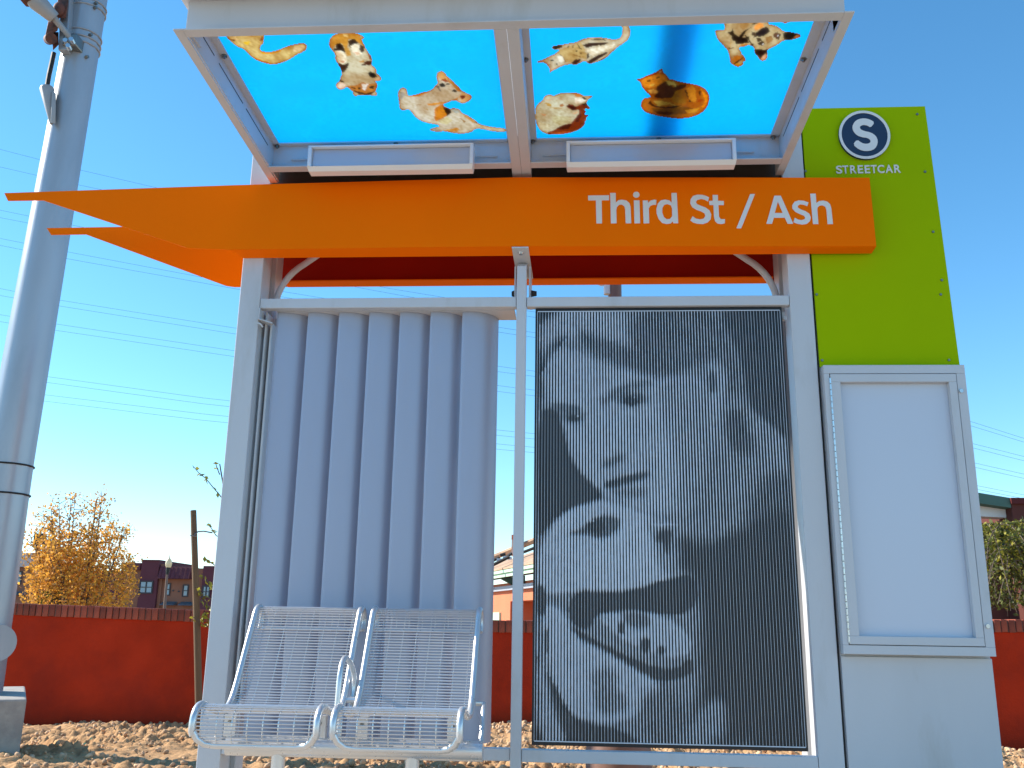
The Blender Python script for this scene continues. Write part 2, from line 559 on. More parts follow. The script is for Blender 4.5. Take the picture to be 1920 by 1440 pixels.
# louvre of seven curved slats and its jamb
prof = [(0.0, 0.014), (0.0, 0.0), (0.010, -0.003), (0.030, -0.003), (0.055, 0.002), (0.080, 0.012), (0.102, 0.026), (0.120, 0.043), (0.134, 0.064), (0.144, 0.090), (0.149, 0.118), (0.145, 0.119), (0.140, 0.092), (0.130, 0.067), (0.117, 0.047), (0.100, 0.030), (0.079, 0.0165), (0.055, 0.0065), (0.030, 0.0015), (0.012, 0.0015), (0.004, 0.005), (0.004, 0.014)]
SX = [-1.382, -1.2335, -1.0865, -0.9435, -0.7985, -0.655, -0.5055]
slat0 = MB().prism([(px_, 4.062 + py_, -0.497) for px_, py_ in prof], (0, 0, 1.887)).build('louvre_slat', M_slat, SH)
for p in slat0.data.polygons:
    p.use_smooth = abs(p.normal.z) < 0.5
slat0.data.set_sharp_from_angle(angle=R(16))
for i, sx in enumerate(SX):
    o = slat0 if i == 0 else slat0.copy()
    if i:
        COL.objects.link(o)
    o.location = (sx, 0, 0)
    o.scale = (1.03 if i < 6 else 1.07, 1, 1)
MB().box(-1.432, -1.424, 4.05, 4.15, -0.497, 1.388).box(-1.4235, -1.402, 4.142, 4.15, -0.497, 1.388).box(-1.410, -1.402, 4.062, 4.141, -0.497, 1.34).build('louvre_jamb', M_paint, SH)
MB().box(-1.4475, -1.39, 4.02, 4.19, -0.4985, -0.4925).build('louvre_sill', M_paint, SH)
MB().box(-1.38, -0.262, 4.046, 4.19, 1.3905, 1.396).build('louvre_head', M_paint, SH)
# small corner clip under the left rail
MB().hexa([(-1.447, 3.985, 1.335), (-1.39, 4.02, 1.325), (-1.39, 4.05, 1.325), (-1.447, 4.05, 1.335), (-1.447, 3.985, 1.341), (-1.39, 4.02, 1.331), (-1.39, 4.05, 1.331), (-1.447, 4.05, 1.341)]).box(-1.4475, -1.441, 3.99, 4.05, 1.3415, 1.391).build('corner_clip', M_paint, SH)
MB().tube([(-1.4475, 3.995, 1.318), (-1.43, 3.985, 1.31), (-1.42, 3.99, 1.297)], 0.004, 6).build('clip_hook', M_paint, SH)
# curved conduits from the back fascia down into the posts
for s, xc in ((1, -1.452), (-1, 0.980)):
    pts = [(xc + s * 0.022, 4.155, 1.30), (xc + s * 0.022, 4.157, 1.44)]
    for i in range(9):
        a = R(56) * i / 8
        pts.append((xc + s * (0.022 + 0.28 * (1 - math.cos(a))), 4.16 + 0.02 * i / 8, 1.45 + 0.28 * math.sin(a)))
    pts.append((pts[-1][0] + s * 0.07, 4.185, pts[-1][2] + 0.055))
    pts.append((pts[-1][0] + s * 0.09, 4.19, pts[-1][2] + 0.08))
    MB().tube(pts, 0.016, 10).build('conduit', M_paint, SH)
# centre bracket
brk = MB().hexa([(-0.272, 3.926, 1.648), (-0.196, 3.926, 1.648), (-0.186, 4.21, 1.606), (-0.262, 4.21, 1.606), (-0.272, 3.926, 1.655), (-0.196, 3.926, 1.655), (-0.186, 4.21, 1.613), (-0.262, 4.21, 1.613)], 0.001)
brk.hexa([(-0.2505, 4.0, 1.57), (-0.2065, 4.0, 1.57), (-0.2065, 4.04, 1.57), (-0.2505, 4.04, 1.57), (-0.2505, 4.06, 1.625), (-0.2065, 4.06, 1.625), (-0.2065, 4.10, 1.62), (-0.2505, 4.10, 1.62)])
brk.box(-0.2655, -0.2585, 4.046, 4.20, 1.445, 1.606).box(-0.1975, -0.1905, 4.046, 4.20, 1.445, 1.606)
bracket = brk.build('centre_bracket', M_paint, SH)
MB().cyl((-0.232, 3.963, 1.6430), (-0.232, 3.963, 1.632), 0.013, 0.010, 12).build('bracket_bolt', M_steel, bracket)
for a, b in ((-0.1885, -0.163), (-0.2675, -0.280)):
    MB().cyl((a, 4.09, 1.487), (b, 4.09, 1.487), 0.017, 0.012, 8).build('bracket_knob', M_rubber, bracket)

# the orange fascias with their pointed wings
def fascia(name, yf, yb, lip):
    top_l, top_r = 1.962, 1.974
    prof = [(-2.726, top_l), (-1.6, 1.985), (-0.27, 2.003), (1.349, top_r), (1.3525, 1.640), (-0.27, 1.6585), (-1.59, 1.657), (-1.789, 1.667), (-2.528, 1.922), (-2.702, 1.922)]
    k = yf / 3.93 if not lip else 1.0
    m = MB()
    if lip:
        m.prism([(x_, yf, z_) for x_, z_ in prof], (0, 0.006, 0))
        for (xa, za, xa2, zr), (xb, zb, xb2, zs) in (((-1.59, 1.6572, -1.545, 1.6412), (-0.27, 1.6587, -0.27, 1.6400)), ((-0.27, 1.6587, -0.27, 1.6400), (1.352, 1.6402, 1.352, 1.6335))):
            m.hexa([(xa, yf + 0.0001, za - .001), (xb, yf + 0.0001, zb - .001), (xb2, yb, zs), (xa2, yb, zr), (xa, yf + 0.0061, za + .006), (xb, yf + 0.0061, zb + .006), (xb2, yb, zs + .006), (xa2, yb, zr + .006)])
        m.box(1.3462, 1.3515, yf + 0.0063, yb, 1.648, 1.97)
        m.hexa([(-2.6, yf + 0.0061, 1.956), (1.345, yf + 0.0061, 1.967), (1.345, yb, 1.967), (-2.5, yb, 1.956), (-2.6, yf + 0.0061, 1.959), (1.345, yf + 0.0061, 1.970), (1.345, yb, 1.970), (-2.5, yb, 1.959)])
    return m
fascia('f', 3.93, 3.998, True).build('front_fascia', M_orange, SH)
FF = SH.children[-1]
pb = [(-2.779, 1.985), (-1.6, 1.99), (1.30, 1.99), (1.30, 1.645), (-1.73, 1.645), (-1.776, 1.652), (-2.56, 1.947), (-2.75, 1.947)]
m = MB().prism([(x_, 4.39, z_) for x_, z_ in pb], (0, 0.006, 0))
m.box(-1.449, 0.979, 4.305, 4.389, 1.640, 1.646).box(-1.449, 0.979, 4.305, 4.389, 1.984, 1.990)
m.build('rear_fascia', M_orange, SH)
MB().box(-1.56, 1.08, 4.3832, 4.3885, 1.6465, 1.9835).build('inner_shade_plate', M_inner_shade, SH.children[-1])  # plate carries the painted shade of the fascia's inner face
MB().box(-1.446, 0.974, 4.0, 4.388, 1.9945, 2.0005).build('sun_block_plate', M_orange, SH)  # unseen plate added to keep sun off the right post's upper face
# header behind the fascia, deep shade in its colour; cap plate added against sun
MB().box(-1.44, 0.972, 4.02, 4.29, 2.03, 2.26).box(-1.44, 0.972, 3.895, 4.019, 2.222, 2.232).build('header_beam', M_header_shade, SH)

# lettering on the fascia: each glyph set into its own box
def glyph(ch, x0, x1, z0, z1, y, m, parent, name='letter', depth=0.0015, weight=0.034, xs=None):
    cu = bpy.data.curves.new('glyph', 'FONT')
    cu.body = ch
    cu.size = 1.0
    cu.offset = weight
    cu.resolution_u = 5
    o = bpy.data.objects.new('glyph', cu)
    COL.objects.link(o)
    dg = bpy.context.evaluated_depsgraph_get()
    me = bpy.data.meshes.new_from_object(o.evaluated_get(dg))
    bpy.data.objects.remove(o)
    bpy.data.curves.remove(cu)
    b = bmesh.new()
    b.from_mesh(me)
    bpy.data.meshes.remove(me)
    bmesh.ops.remove_doubles(b, verts=b.verts[:], dist=1e-5)
    cx = [v.co.x for v in b.verts]
    cy = [v.co.y for v in b.verts]
    a0, a1, b0, b1 = min(cx), max(cx), min(cy), max(cy)
    for v in b.verts:
        v.co = Vector((x0 + (v.co.x - a0) / (a1 - a0) * (x1 - x0), y, z0 + (v.co.y - b0) / (b1 - b0) * (z1 - z0)))
    r = bmesh.ops.extrude_face_region(b, geom=b.faces[:])
    for g in r['geom']:
        if isinstance(g, bmesh.types.BMVert):
            g.co.y -= depth
    bmesh.ops.recalc_face_normals(b, faces=b.faces[:])
    for f in b.faces:
        f.smooth = False
    me = bpy.data.meshes.new(name)
    b.to_mesh(me)
    b.free()
    return link_mesh(name, me, m, parent)
LY = 3.9290
GLYPHS = [
    [[(0.0758,1.9047),(0.1727,1.9044),(0.1724,1.8793),(0.1385,1.8794),(0.1389,1.7650),(0.1132,1.7653),(0.1115,1.8798),(0.0768,1.8799)]],   # T
    [[(0.1776,1.9159),(0.2028,1.9155),(0.2029,1.8669),(0.2143,1.8787),(0.2308,1.8816),(0.2507,1.8773),(0.2643,1.8640),(0.2695,1.8461),(0.2713,1.7640),(0.2461,1.7639),(0.2449,1.8325),(0.2412,1.8484),(0.2304,1.8573),(0.2177,1.8559),(0.2073,1.8450),(0.2046,1.8292),(0.2048,1.7645),(0.1791,1.7644)]],   # h
    [[(0.2849,1.8772),(0.3107,1.8768),(0.3114,1.7634),(0.2858,1.7634)], [(0.3116,1.9051),(0.3108,1.9004),(0.3086,1.8962),(0.3052,1.8929),(0.3010,1.8908),(0.2964,1.8901),(0.2918,1.8910),(0.2877,1.8932),(0.2844,1.8966),(0.2824,1.9008),(0.2817,1.9055),(0.2826,1.9102),(0.2848,1.9144),(0.2881,1.9177),(0.2923,1.9198),(0.2969,1.9205),(0.3015,1.9196),(0.3057,1.9174),(0.3089,1.9140),(0.3109,1.9098)]],   # i
    [[(0.3255,1.8762),(0.3480,1.8762),(0.3496,1.8635),(0.3614,1.8752),(0.3778,1.8794),(0.3879,1.8780),(0.3859,1.8535),(0.3736,1.8544),(0.3609,1.8499),(0.3523,1.8369),(0.3528,1.7629),(0.3272,1.7628)]],   # r
    [[(0.4565,1.9116),(0.4808,1.9112),(0.4832,1.7612),(0.4614,1.7615),(0.4595,1.7713),(0.4488,1.7608),(0.4307,1.7579),(0.4111,1.7633),(0.3954,1.7831),(0.3871,1.8108),(0.3869,1.8345),(0.3937,1.8601),(0.4085,1.8757),(0.4285,1.8794),(0.4465,1.8744),(0.4563,1.8631)], [(0.4370,1.8567),(0.4224,1.8529),(0.4137,1.8380),(0.4124,1.8144),(0.4191,1.7926),(0.4314,1.7818),(0.4458,1.7824),(0.4569,1.7960),(0.4573,1.8334),(0.4523,1.8501)]],   # d
    [[(0.6261,1.8865),(0.6205,1.8662),(0.6063,1.8751),(0.5905,1.8792),(0.5732,1.8756),(0.5656,1.8641),(0.5711,1.8538),(0.5867,1.8463),(0.6076,1.8373),(0.6255,1.8225),(0.6327,1.8022),(0.6292,1.7791),(0.6154,1.7634),(0.5940,1.7557),(0.5678,1.7575),(0.5495,1.7643),(0.5380,1.7740),(0.5484,1.7947),(0.5634,1.7829),(0.5817,1.7789),(0.5976,1.7824),(0.6060,1.7953),(0.6025,1.8084),(0.5884,1.8178),(0.5675,1.8262),(0.5481,1.8396),(0.5402,1.8586),(0.5427,1.8790),(0.5539,1.8949),(0.5727,1.9011),(0.5966,1.9001),(0.6149,1.8934)]],   # S
    [[(0.6424,1.8988),(0.6663,1.8984),(0.6659,1.8693),(0.6920,1.8680),(0.6912,1.8477),(0.6667,1.8480),(0.6672,1.7901),(0.6739,1.7791),(0.6928,1.7782),(0.6922,1.7581),(0.6755,1.7546),(0.6586,1.7580),(0.6485,1.7688),(0.6446,1.7904),(0.6442,1.8484),(0.6257,1.8492),(0.6259,1.8690),(0.6418,1.8696)]],   # t
    [[(0.8115,1.9005),(0.8329,1.9002),(0.7637,1.7328),(0.7423,1.7331)]],   # /
    [[(0.9191,1.8907),(0.9479,1.8903),(0.9951,1.7518),(0.9709,1.7521),(0.9596,1.7818),(0.9113,1.7824),(0.9014,1.7530),(0.8764,1.7534)], [(0.9332,1.8615),(0.9165,1.8054),(0.9518,1.8049)]],   # A
    [[(1.0692,1.8551),(1.0625,1.8364),(1.0481,1.8438),(1.0326,1.8461),(1.0204,1.8399),(1.0211,1.8298),(1.0336,1.8210),(1.0539,1.8121),(1.0700,1.7989),(1.0749,1.7816),(1.0704,1.7645),(1.0553,1.7504),(1.0343,1.7473),(1.0112,1.7524),(0.9966,1.7598),(1.0039,1.7812),(1.0176,1.7724),(1.0330,1.7687),(1.0468,1.7734),(1.0500,1.7820),(1.0448,1.7906),(1.0271,1.7989),(1.0082,1.8098),(0.9961,1.8259),(0.9966,1.8432),(1.0072,1.8589),(1.0259,1.8659),(1.0467,1.8641)]],   # s
    [[(1.0798,1.8984),(1.1038,1.8980),(1.1039,1.8517),(1.1170,1.8610),(1.1354,1.8633),(1.1520,1.8582),(1.1641,1.8450),(1.1680,1.8262),(1.1704,1.7481),(1.1466,1.7481),(1.1462,1.8179),(1.1425,1.8324),(1.1312,1.8397),(1.1168,1.8385),(1.1071,1.8286),(1.1059,1.8185),(1.1062,1.7489),(1.0824,1.7492)]],   # h
]
def traced(outlines, y, depth, m, parent, name='letter', it=0):
    cu = bpy.data.curves.new('outline', 'CURVE')
    cu.dimensions = '2D'
    cu.fill_mode = 'BOTH'
    for pts in outlines:
        if it:
            pts = smooth_poly(pts, it)
        sp = cu.splines.new('POLY')
        sp.points.add(len(pts) - 1)
        for k, (x_, z_) in enumerate(pts):
            sp.points[k].co = (x_, z_, 0, 1)
        sp.use_cyclic_u = True
    o = bpy.data.objects.new('outline', cu)
    COL.objects.link(o)
    me = bpy.data.meshes.new_from_object(o.evaluated_get(bpy.context.evaluated_depsgraph_get()))
    bpy.data.objects.remove(o)
    bpy.data.curves.remove(cu)
    b = bmesh.new()
    b.from_mesh(me)
    bpy.data.meshes.remove(me)
    bmesh.ops.remove_doubles(b, verts=b.verts[:], dist=1e-6)
    for v in b.verts:
        v.co = Vector((v.co.x, y, v.co.y))
    r = bmesh.ops.extrude_face_region(b, geom=b.faces[:])
    for q in r['geom']:
        if isinstance(q, bmesh.types.BMVert):
            q.co.y -= depth
    bmesh.ops.recalc_face_normals(b, faces=b.faces[:])
    for f in b.faces:
        f.smooth = False
    me = bpy.data.meshes.new(name)
    b.to_mesh(me)
    b.free()
    return link_mesh(name, me, m, parent)
for outl in GLYPHS:
    traced(outl, 3.9292, 0.0015, M_letter, FF)

# ---- roof frame: flanges below, webs, ledges that carry the printed panels
def zf(y):
    return 2.1557 - 0.0328 * y
def zg(y):
    return zf(y) + 0.1406
def slab(m, x0, x1, y0, y1, d0, d1, bev=0.0):
    """a bar lying in the sloping roof plane between heights d0 and d1 above it"""
    m.hexa([(x0, y0, zf(y0) + d0), (x1, y0, zf(y0) + d0), (x1, y1, zf(y1) + d0), (x0, y1, zf(y1) + d0), (x0, y0, zf(y0) + d1), (x1, y0, zf(y0) + d1), (x1, y1, zf(y1) + d1), (x0, y1, zf(y1) + d1)], bev)
    return m
RX0, RX1, RYF, RYB = -1.444, 0.980, 2.855, 3.891
m = MB()
slab(m, RX0, RX0 + 0.035, RYF, 3.993, 0, 0.006, 0.001)
slab(m, -1.409, -1.403, RYF + 0.026, 3.993, 0.0065, 0.17)
slab(m, -1.4028, -1.373, RYF + 0.03, 3.885, 0.130, 0.136)
m.build('left_beam', M_paint, SH)
LB = SH.children[-1]
m = MB()
slab(m, RX1 - 0.035, RX1, RYF, 3.993, 0, 0.006, 0.001)
slab(m, 0.945, 0.951, RYF + 0.026, 3.993, 0.0065, 0.17)
slab(m, 0.904, 0.9448, RYF + 0.03, 3.885, 0.130, 0.136)
m.build('right_beam', M_paint, SH)
RB = SH.children[-1]
LB.name, RB.name = 'roof_beam', 'roof_beam'
m = MB()
slab(m, -0.2760, -0.2325, RYF + 0.0445, 3.995, 0, 0.006, 0.001)
slab(m, -0.2315, -0.1870, RYF + 0.0445, 3.995, 0, 0.006, 0.001)
slab(m, -0.2758, -0.2698, RYF + 0.045, 3.995, 0.0065, 0.165)
slab(m, -0.1932, -0.1872, RYF + 0.045, 3.995, 0.0065, 0.165)
slab(m, -0.2960, -0.2760, RYF + 0.045, 3.885, 0.130, 0.136)
slab(m, -0.1870, -0.1600, RYF + 0.045, 3.885, 0.130, 0.136)
m.build('roof_beam', M_paint, SH)
for xa, xb in ((RX0 + 0.0355, RX1 - 0.0355),):
    m = MB()
    slab(m, xa, xb, RYF, RYF + 0.044, 0, 0.006, 0.001)
    m.hexa([(-1.403, 2.874, zf(2.874) + 0.0065), (0.953, 2.874, zf(2.874) + 0.0065), (0.953, 2.88, zf(2.88) + 0.0065), (-1.403, 2.88, zf(2.88) + 0.0065), (-1.403, 2.874, 2.196), (0.953, 2.874, 2.196), (0.953, 2.88, 2.196), (-1.403, 2.88, 2.196)])
    m.box(-1.432, 0.985, 2.74, 3.0, 2.1965, 2.214, 0.002)
    m.box(-1.403, -1.395, 2.8805, 2.99, 2.08, 2.196)
    m.box(0.945, 0.953, 2.8805, 2.99, 2.08, 2.196)
    m.build('front_beam', M_paint, SH)
for xa, xb in ((RX0 + 0.0355, -0.2765), (-0.1865, RX1 - 0.0355)):
    m = MB()
    slab(m, xa, xb, 3.842, RYB, 0, 0.006, 0.001)
    slab(m, xa, xb, 3.885, RYB, 0.0065, 0.17)
    slab(m, xa, xb, 3.862, 3.8845, 0.130, 0.136)
    m.build('rear_beam', M_paint, SH)
# drain slots cut in the side webs
for par, xs_, sg in ((LB, -1.4028, 1), (RB, 0.9448, -1)):
    for ya, yb in ((2.93, 3.13), (3.18, 3.46), (3.50, 3.80)):
        m = MB()
        slab(m, min(xs_, xs_ + sg * 0.0008), max(xs_, xs_ + sg * 0.0008), ya, yb, 0.085, 0.090)
        m.build('drain_slot', M_dark, par)
# weld lines on the rear webs
# opal diffuser panes, added unseen to soften the rib's shadow, over the printed film
PANES = ((-1.402, -0.277, 2.885, 3.883), (-0.186, 0.944, 2.885, 3.883))
ANIMALS = [
    ('ginger_cat_print', [[(-1345,3089),(-1324,3059),(-1281,3049),(-1187,3050),(-1192,3083),(-1200,3107),(-1214,3137),(-1227,3149),(-1239,3171),(-1236,3184),(-1212,3191),(-1182,3186),(-1151,3171),(-1116,3154),(-1081,3144),(-1055,3137),(-1045,3144),(-1045,3166),(-1053,3181),(-1072,3196),(-1100,3211),(-1130,3236),(-1163,3256),(-1196,3268),(-1218,3273),(-1244,3263),(-1268,3247),(-1285,3225),(-1295,3194),(-1303,3165),(-1318,3155),(-1328,3142),(-1335,3123),(-1342,3104)]], (240, 203, 120), [
      ((110, 40, 0), [(-1340,3097),(-1318,3114),(-1324,3120),(-1338,3104)]),
      ((150, 50, 0), [(-1204,3091),(-1197,3089),(-1209,3117),(-1223,3123)]),
      ((225, 150, 20), [(-1241,3180),(-1209,3193),(-1183,3187),(-1150,3173),(-1159,3190),(-1213,3205),(-1242,3199)]),
      ((215, 140, 30), [(-1294,3191),(-1278,3218),(-1247,3248),(-1211,3263),(-1218,3273),(-1252,3261),(-1285,3224)]),
      ((235, 185, 30), [(-1285,3119),(-1258,3120),(-1273,3141),(-1291,3134)]),
      ((225, 160, 30), [(-1124,3159),(-1105,3151),(-1124,3182)]),
      ((120, 60, 10), [(-1304,3160),(-1296,3185),(-1292,3198),(-1301,3181)]),
      ((190, 130, 40), [(-1242,3075),(-1233,3075),(-1250,3102)]),
      ((250, 228, 175), [(-1096,3154),(-1053,3147),(-1052,3169),(-1087,3193),(-1107,3192)]),
      ((248, 215, 150), [(-1327,3096),(-1309,3090),(-1300,3115),(-1317,3111)])]),
    ('calico_cat_print', [[(-956,3164),(-948,3135),(-938,3113),(-921,3095),(-900,3085),(-879,3080),(-849,3082),(-826,3090),(-814,3099),(-802,3119),(-817,3123),(-816,3147),(-814,3176),(-810,3203),(-803,3230),(-801,3250),(-809,3277),(-812,3292),(-802,3308),(-800,3330),(-805,3344),(-794,3365),(-790,3384),(-802,3403),(-823,3399),(-816,3416),(-816,3434),(-834,3471),(-831,3490),(-836,3509),(-854,3503),(-882,3498),(-914,3498),(-930,3511),(-935,3486),(-931,3475),(-941,3452),(-951,3436),(-963,3449),(-980,3456),(-992,3450),(-995,3427),(-986,3407),(-973,3399),(-966,3384),(-958,3363),(-947,3345),(-946,3306),(-949,3275),(-954,3247),(-945,3224),(-946,3201),(-950,3187)]], (225, 205, 160), [
      ((205, 140, 45), [(-956,3164),(-948,3135),(-921,3095),(-879,3080),(-826,3090),(-811,3122),(-819,3176),(-828,3153),(-866,3120),(-900,3212),(-898,3144),(-929,3159),(-948,3184)]),
      ((225, 185, 110), [(-885,3090),(-859,3091),(-868,3110),(-885,3106)]),
      ((205, 150, 60), [(-894,3180),(-880,3180),(-882,3227),(-899,3226)]),
      ((40, 22, 12), [(-925,3152),(-908,3143),(-901,3153),(-899,3199),(-903,3206),(-917,3194),(-943,3191),(-945,3181),(-934,3178)]),
      ((245, 228, 190), [(-943,3194),(-922,3192),(-909,3199),(-902,3219),(-905,3253),(-914,3269),(-932,3283),(-942,3272),(-942,3238)]),
      ((225, 160, 120), [(-938,3255),(-922,3261),(-910,3253),(-925,3274)]),
      ((40, 22, 12), [(-873,3132),(-850,3123),(-835,3146),(-844,3152),(-867,3161),(-872,3184),(-876,3158)]),
      ((245, 228, 190), [(-869,3161),(-849,3154),(-836,3162),(-839,3182),(-838,3218),(-849,3230),(-863,3227),(-872,3200)]),
      ((235, 190, 150), [(-869,3204),(-847,3201),(-845,3218),(-860,3221)]),
      ((60, 35, 15), [(-831,3156),(-819,3176),(-824,3199),(-835,3215),(-839,3185)]),
      ((130, 60, 20), [(-811,3209),(-802,3236),(-804,3257),(-815,3239)]),
      ((200, 140, 60), [(-866,3268),(-836,3255),(-842,3276)]),
      ((75, 30, 12), [(-843,3269),(-804,3257),(-812,3292),(-863,3290),(-841,3279)]),
      ((55, 25, 12), [(-952,3244),(-946,3272),(-927,3283),(-902,3273),(-913,3304),(-929,3325),(-946,3342),(-946,3306),(-949,3275)]),
      ((20, 10, 8), [(-843,3349),(-829,3335),(-814,3343),(-806,3369),(-819,3377),(-835,3371)]),
      ((245, 215, 185), [(-993,3427),(-973,3400),(-948,3414),(-962,3447),(-980,3454),(-993,3446)]),
      ((20, 15, 10), [(-967,3386),(-951,3399),(-958,3408),(-968,3393)]),
      ((240, 215, 180), [(-823,3386),(-795,3369),(-790,3384),(-802,3401),(-823,3397)]),
      ((190, 120, 45), [(-950,3433),(-937,3426),(-901,3423),(-875,3406),(-854,3418),(-829,3415),(-816,3419),(-818,3438),(-837,3475),(-854,3493),(-907,3491),(-930,3471)]),
      ((90, 40, 15), [(-931,3437),(-912,3449),(-918,3458),(-937,3444)]),
      ((240, 235, 220), [(-884,3417),(-854,3421),(-864,3436),(-878,3469),(-885,3461),(-881,3432)]),
      ((50, 40, 15), [(-904,3446),(-890,3441),(-894,3459),(-904,3457)]),
      ((45, 35, 15), [(-853,3436),(-832,3433),(-839,3456),(-854,3451)]),
      ((70, 40, 15), [(-926,3464),(-903,3472),(-884,3488),(-851,3478),(-835,3467),(-855,3497),(-908,3495)])]),
    ('puppy_print', [[(-737,3478),(-723,3455),(-706,3449),(-697,3471),(-703,3511),(-682,3508),(-658,3502),(-633,3486),(-613,3484),(-585,3466),(-575,3446),(-559,3425),(-559,3405),(-559,3372),(-549,3349),(-533,3339),(-520,3354),(-514,3382),(-500,3403),(-486,3432),(-474,3454),(-465,3483),(-449,3497),(-426,3519),(-427,3541),(-444,3562),(-469,3581),(-488,3569),(-494,3556),(-516,3555),(-538,3568),(-558,3580),(-557,3594),(-530,3619),(-518,3609),(-491,3619),(-484,3651),(-465,3665),(-447,3689),(-428,3713),(-420,3738),(-388,3758),(-352,3771),(-294,3783),(-296,3812),(-355,3808),(-406,3782),(-438,3780),(-457,3809),(-496,3820),(-538,3816),(-579,3795),(-612,3801),(-638,3793),(-649,3780),(-622,3762),(-595,3758),(-603,3741),(-639,3730),(-673,3710),(-695,3681),(-704,3638),(-715,3611),(-743,3623),(-754,3609),(-747,3551),(-744,3508)]], (228, 208, 172), [
      ((205, 120, 20), [(-598,3610),(-568,3580),(-555,3594),(-539,3631),(-533,3649),(-567,3685),(-605,3712),(-613,3693)]),
      ((215, 140, 40), [(-626,3573),(-558,3562),(-532,3559),(-566,3580),(-619,3591)]),
      ((40, 15, 5), [(-562,3593),(-531,3626),(-529,3645),(-552,3672),(-554,3644)]),
      ((215, 135, 40), [(-701,3513),(-633,3488),(-603,3487),(-658,3519)]),
      ((215, 160, 90), [(-558,3372),(-533,3341),(-518,3358),(-509,3399),(-530,3410),(-552,3389)]),
      ((150, 60, 10), [(-544,3401),(-523,3394),(-509,3415),(-527,3421)]),
      ((200, 130, 40), [(-515,3390),(-487,3436),(-465,3483),(-479,3492),(-497,3440),(-512,3419)]),
      ((220, 165, 100), [(-483,3526),(-467,3496),(-424,3521),(-444,3562),(-475,3570)]),
      ((110, 30, 10), [(-477,3517),(-456,3518),(-456,3535),(-472,3548)]),
      ((25, 22, 22), [(-555,3432),(-539,3422),(-527,3443),(-536,3453),(-553,3449)]),
      ((20, 18, 18), [(-506,3478),(-496,3470),(-484,3483),(-491,3495),(-503,3491)]),
      ((20, 18, 18), [(-523,3427),(-510,3425),(-513,3438),(-524,3435)]),
      ((120, 105, 95), [(-572,3442),(-557,3446),(-552,3480),(-560,3480)]),
      ((205, 130, 40), [(-485,3526),(-511,3551),(-491,3558)]),
      ((165, 155, 140), [(-730,3478),(-713,3483),(-715,3509),(-732,3534),(-739,3543)]),
      ((175, 175, 160), [(-530,3622),(-494,3623),(-489,3646),(-510,3650)]),
      ((170, 165, 150), [(-646,3778),(-619,3774),(-596,3780),(-611,3794)]),
      ((205, 185, 130), [(-611,3717),(-553,3681),(-530,3705),(-561,3742)]),
      ((215, 150, 60), [(-581,3790),(-522,3768),(-510,3783),(-520,3802),(-553,3806)]),
      ((200, 140, 60), [(-483,3665),(-447,3694),(-425,3733),(-446,3727),(-468,3693)]),
      ((110, 30, 10), [(-433,3709),(-420,3733),(-428,3735)]),
      ((160, 110, 40), [(-504,3683),(-474,3721),(-482,3726)]),
      ((200, 185, 160), [(-696,3653),(-645,3696),(-640,3701),(-680,3700)]),
      ((215, 190, 120), [(-429,3747),(-352,3774),(-300,3790),(-353,3783),(-430,3756)]),
      ((190, 150, 80), [(-651,3599),(-626,3623),(-634,3627)]),
      ((170, 130, 70), [(-684,3580),(-652,3577),(-659,3586)])]),
    ('tabby_kitten_print', [[(-139,3292),(-116,3283),(-88,3262),(-65,3247),(-58,3237),(-42,3221),(-67,3222),(-78,3207),(-70,3195),(-37,3190),(-25,3186),(21,3176),(37,3162),(59,3152),(84,3146),(118,3152),(147,3160),(170,3169),(190,3155),(196,3130),(195,3099),(185,3074),(173,3061),(174,3040),(200,3047),(213,3078),(225,3106),(227,3138),(222,3163),(209,3185),(182,3213),(168,3233),(151,3262),(131,3290),(102,3305),(79,3316),(62,3310),(57,3296),(38,3306),(17,3323),(0,3315),(-17,3318),(-39,3327),(-60,3344),(-80,3361),(-91,3372),(-86,3347),(-100,3311),(-111,3300),(-134,3301)]], (228, 208, 168), [
      ((195, 160, 95), [(-50,3224),(-4,3196),(37,3178),(50,3218),(61,3252),(59,3289),(34,3278),(-4,3304),(-26,3303),(-38,3255),(-57,3248)]),
      ((45, 18, 12), [(43,3196),(70,3183),(136,3182),(143,3187),(128,3197),(95,3202),(56,3212)]),
      ((45, 18, 12), [(62,3303),(80,3283),(111,3257),(140,3243),(144,3250),(118,3278),(87,3308),(72,3316)]),
      ((55, 20, 15), [(-1,3308),(15,3286),(36,3283),(36,3295),(21,3319),(4,3319)]),
      ((25, 18, 15), [(-76,3207),(-66,3195),(-37,3193),(-37,3205),(-62,3219)]),
      ((40, 30, 20), [(-17,3209),(-10,3193),(-6,3196),(-13,3214)]),
      ((70, 55, 30), [(21,3178),(31,3198),(44,3225),(35,3218)]),
      ((40, 30, 20), [(15,3227),(27,3227),(23,3237)]),
      ((50, 25, 15), [(29,3241),(45,3245),(38,3253)]),
      ((40, 25, 15), [(61,3279),(65,3242),(71,3246),(70,3276),(59,3289)]),
      ((150, 115, 60), [(-50,3241),(-34,3262),(-21,3300),(-26,3307),(-38,3272)]),
      ((150, 110, 55), [(-4,3256),(25,3257),(51,3272),(25,3268)]),
      ((85, 65, 45), [(76,3160),(114,3156),(139,3173),(108,3165),(80,3170)]),
      ((25, 30, 20), [(-83,3279),(-68,3285),(-70,3291),(-81,3289)]),
      ((25, 30, 20), [(-64,3312),(-55,3304),(-56,3325)]),
      ((225, 165, 130), [(-137,3294),(-110,3283),(-106,3290),(-130,3299)]),
      ((225, 180, 140), [(-89,3365),(-84,3343),(-69,3344)]),
      ((238, 225, 190), [(-57,3261),(-36,3262),(-28,3296),(-47,3303)]),
      ((120, 90, 50), [(4,3210),(8,3190),(12,3192),(9,3213)]),
      ((140, 100, 60), [(-100,3308),(-87,3308),(-83,3319)]),
      ((240, 225, 190), [(58,3225),(140,3202),(173,3190),(162,3216),(80,3266)]),
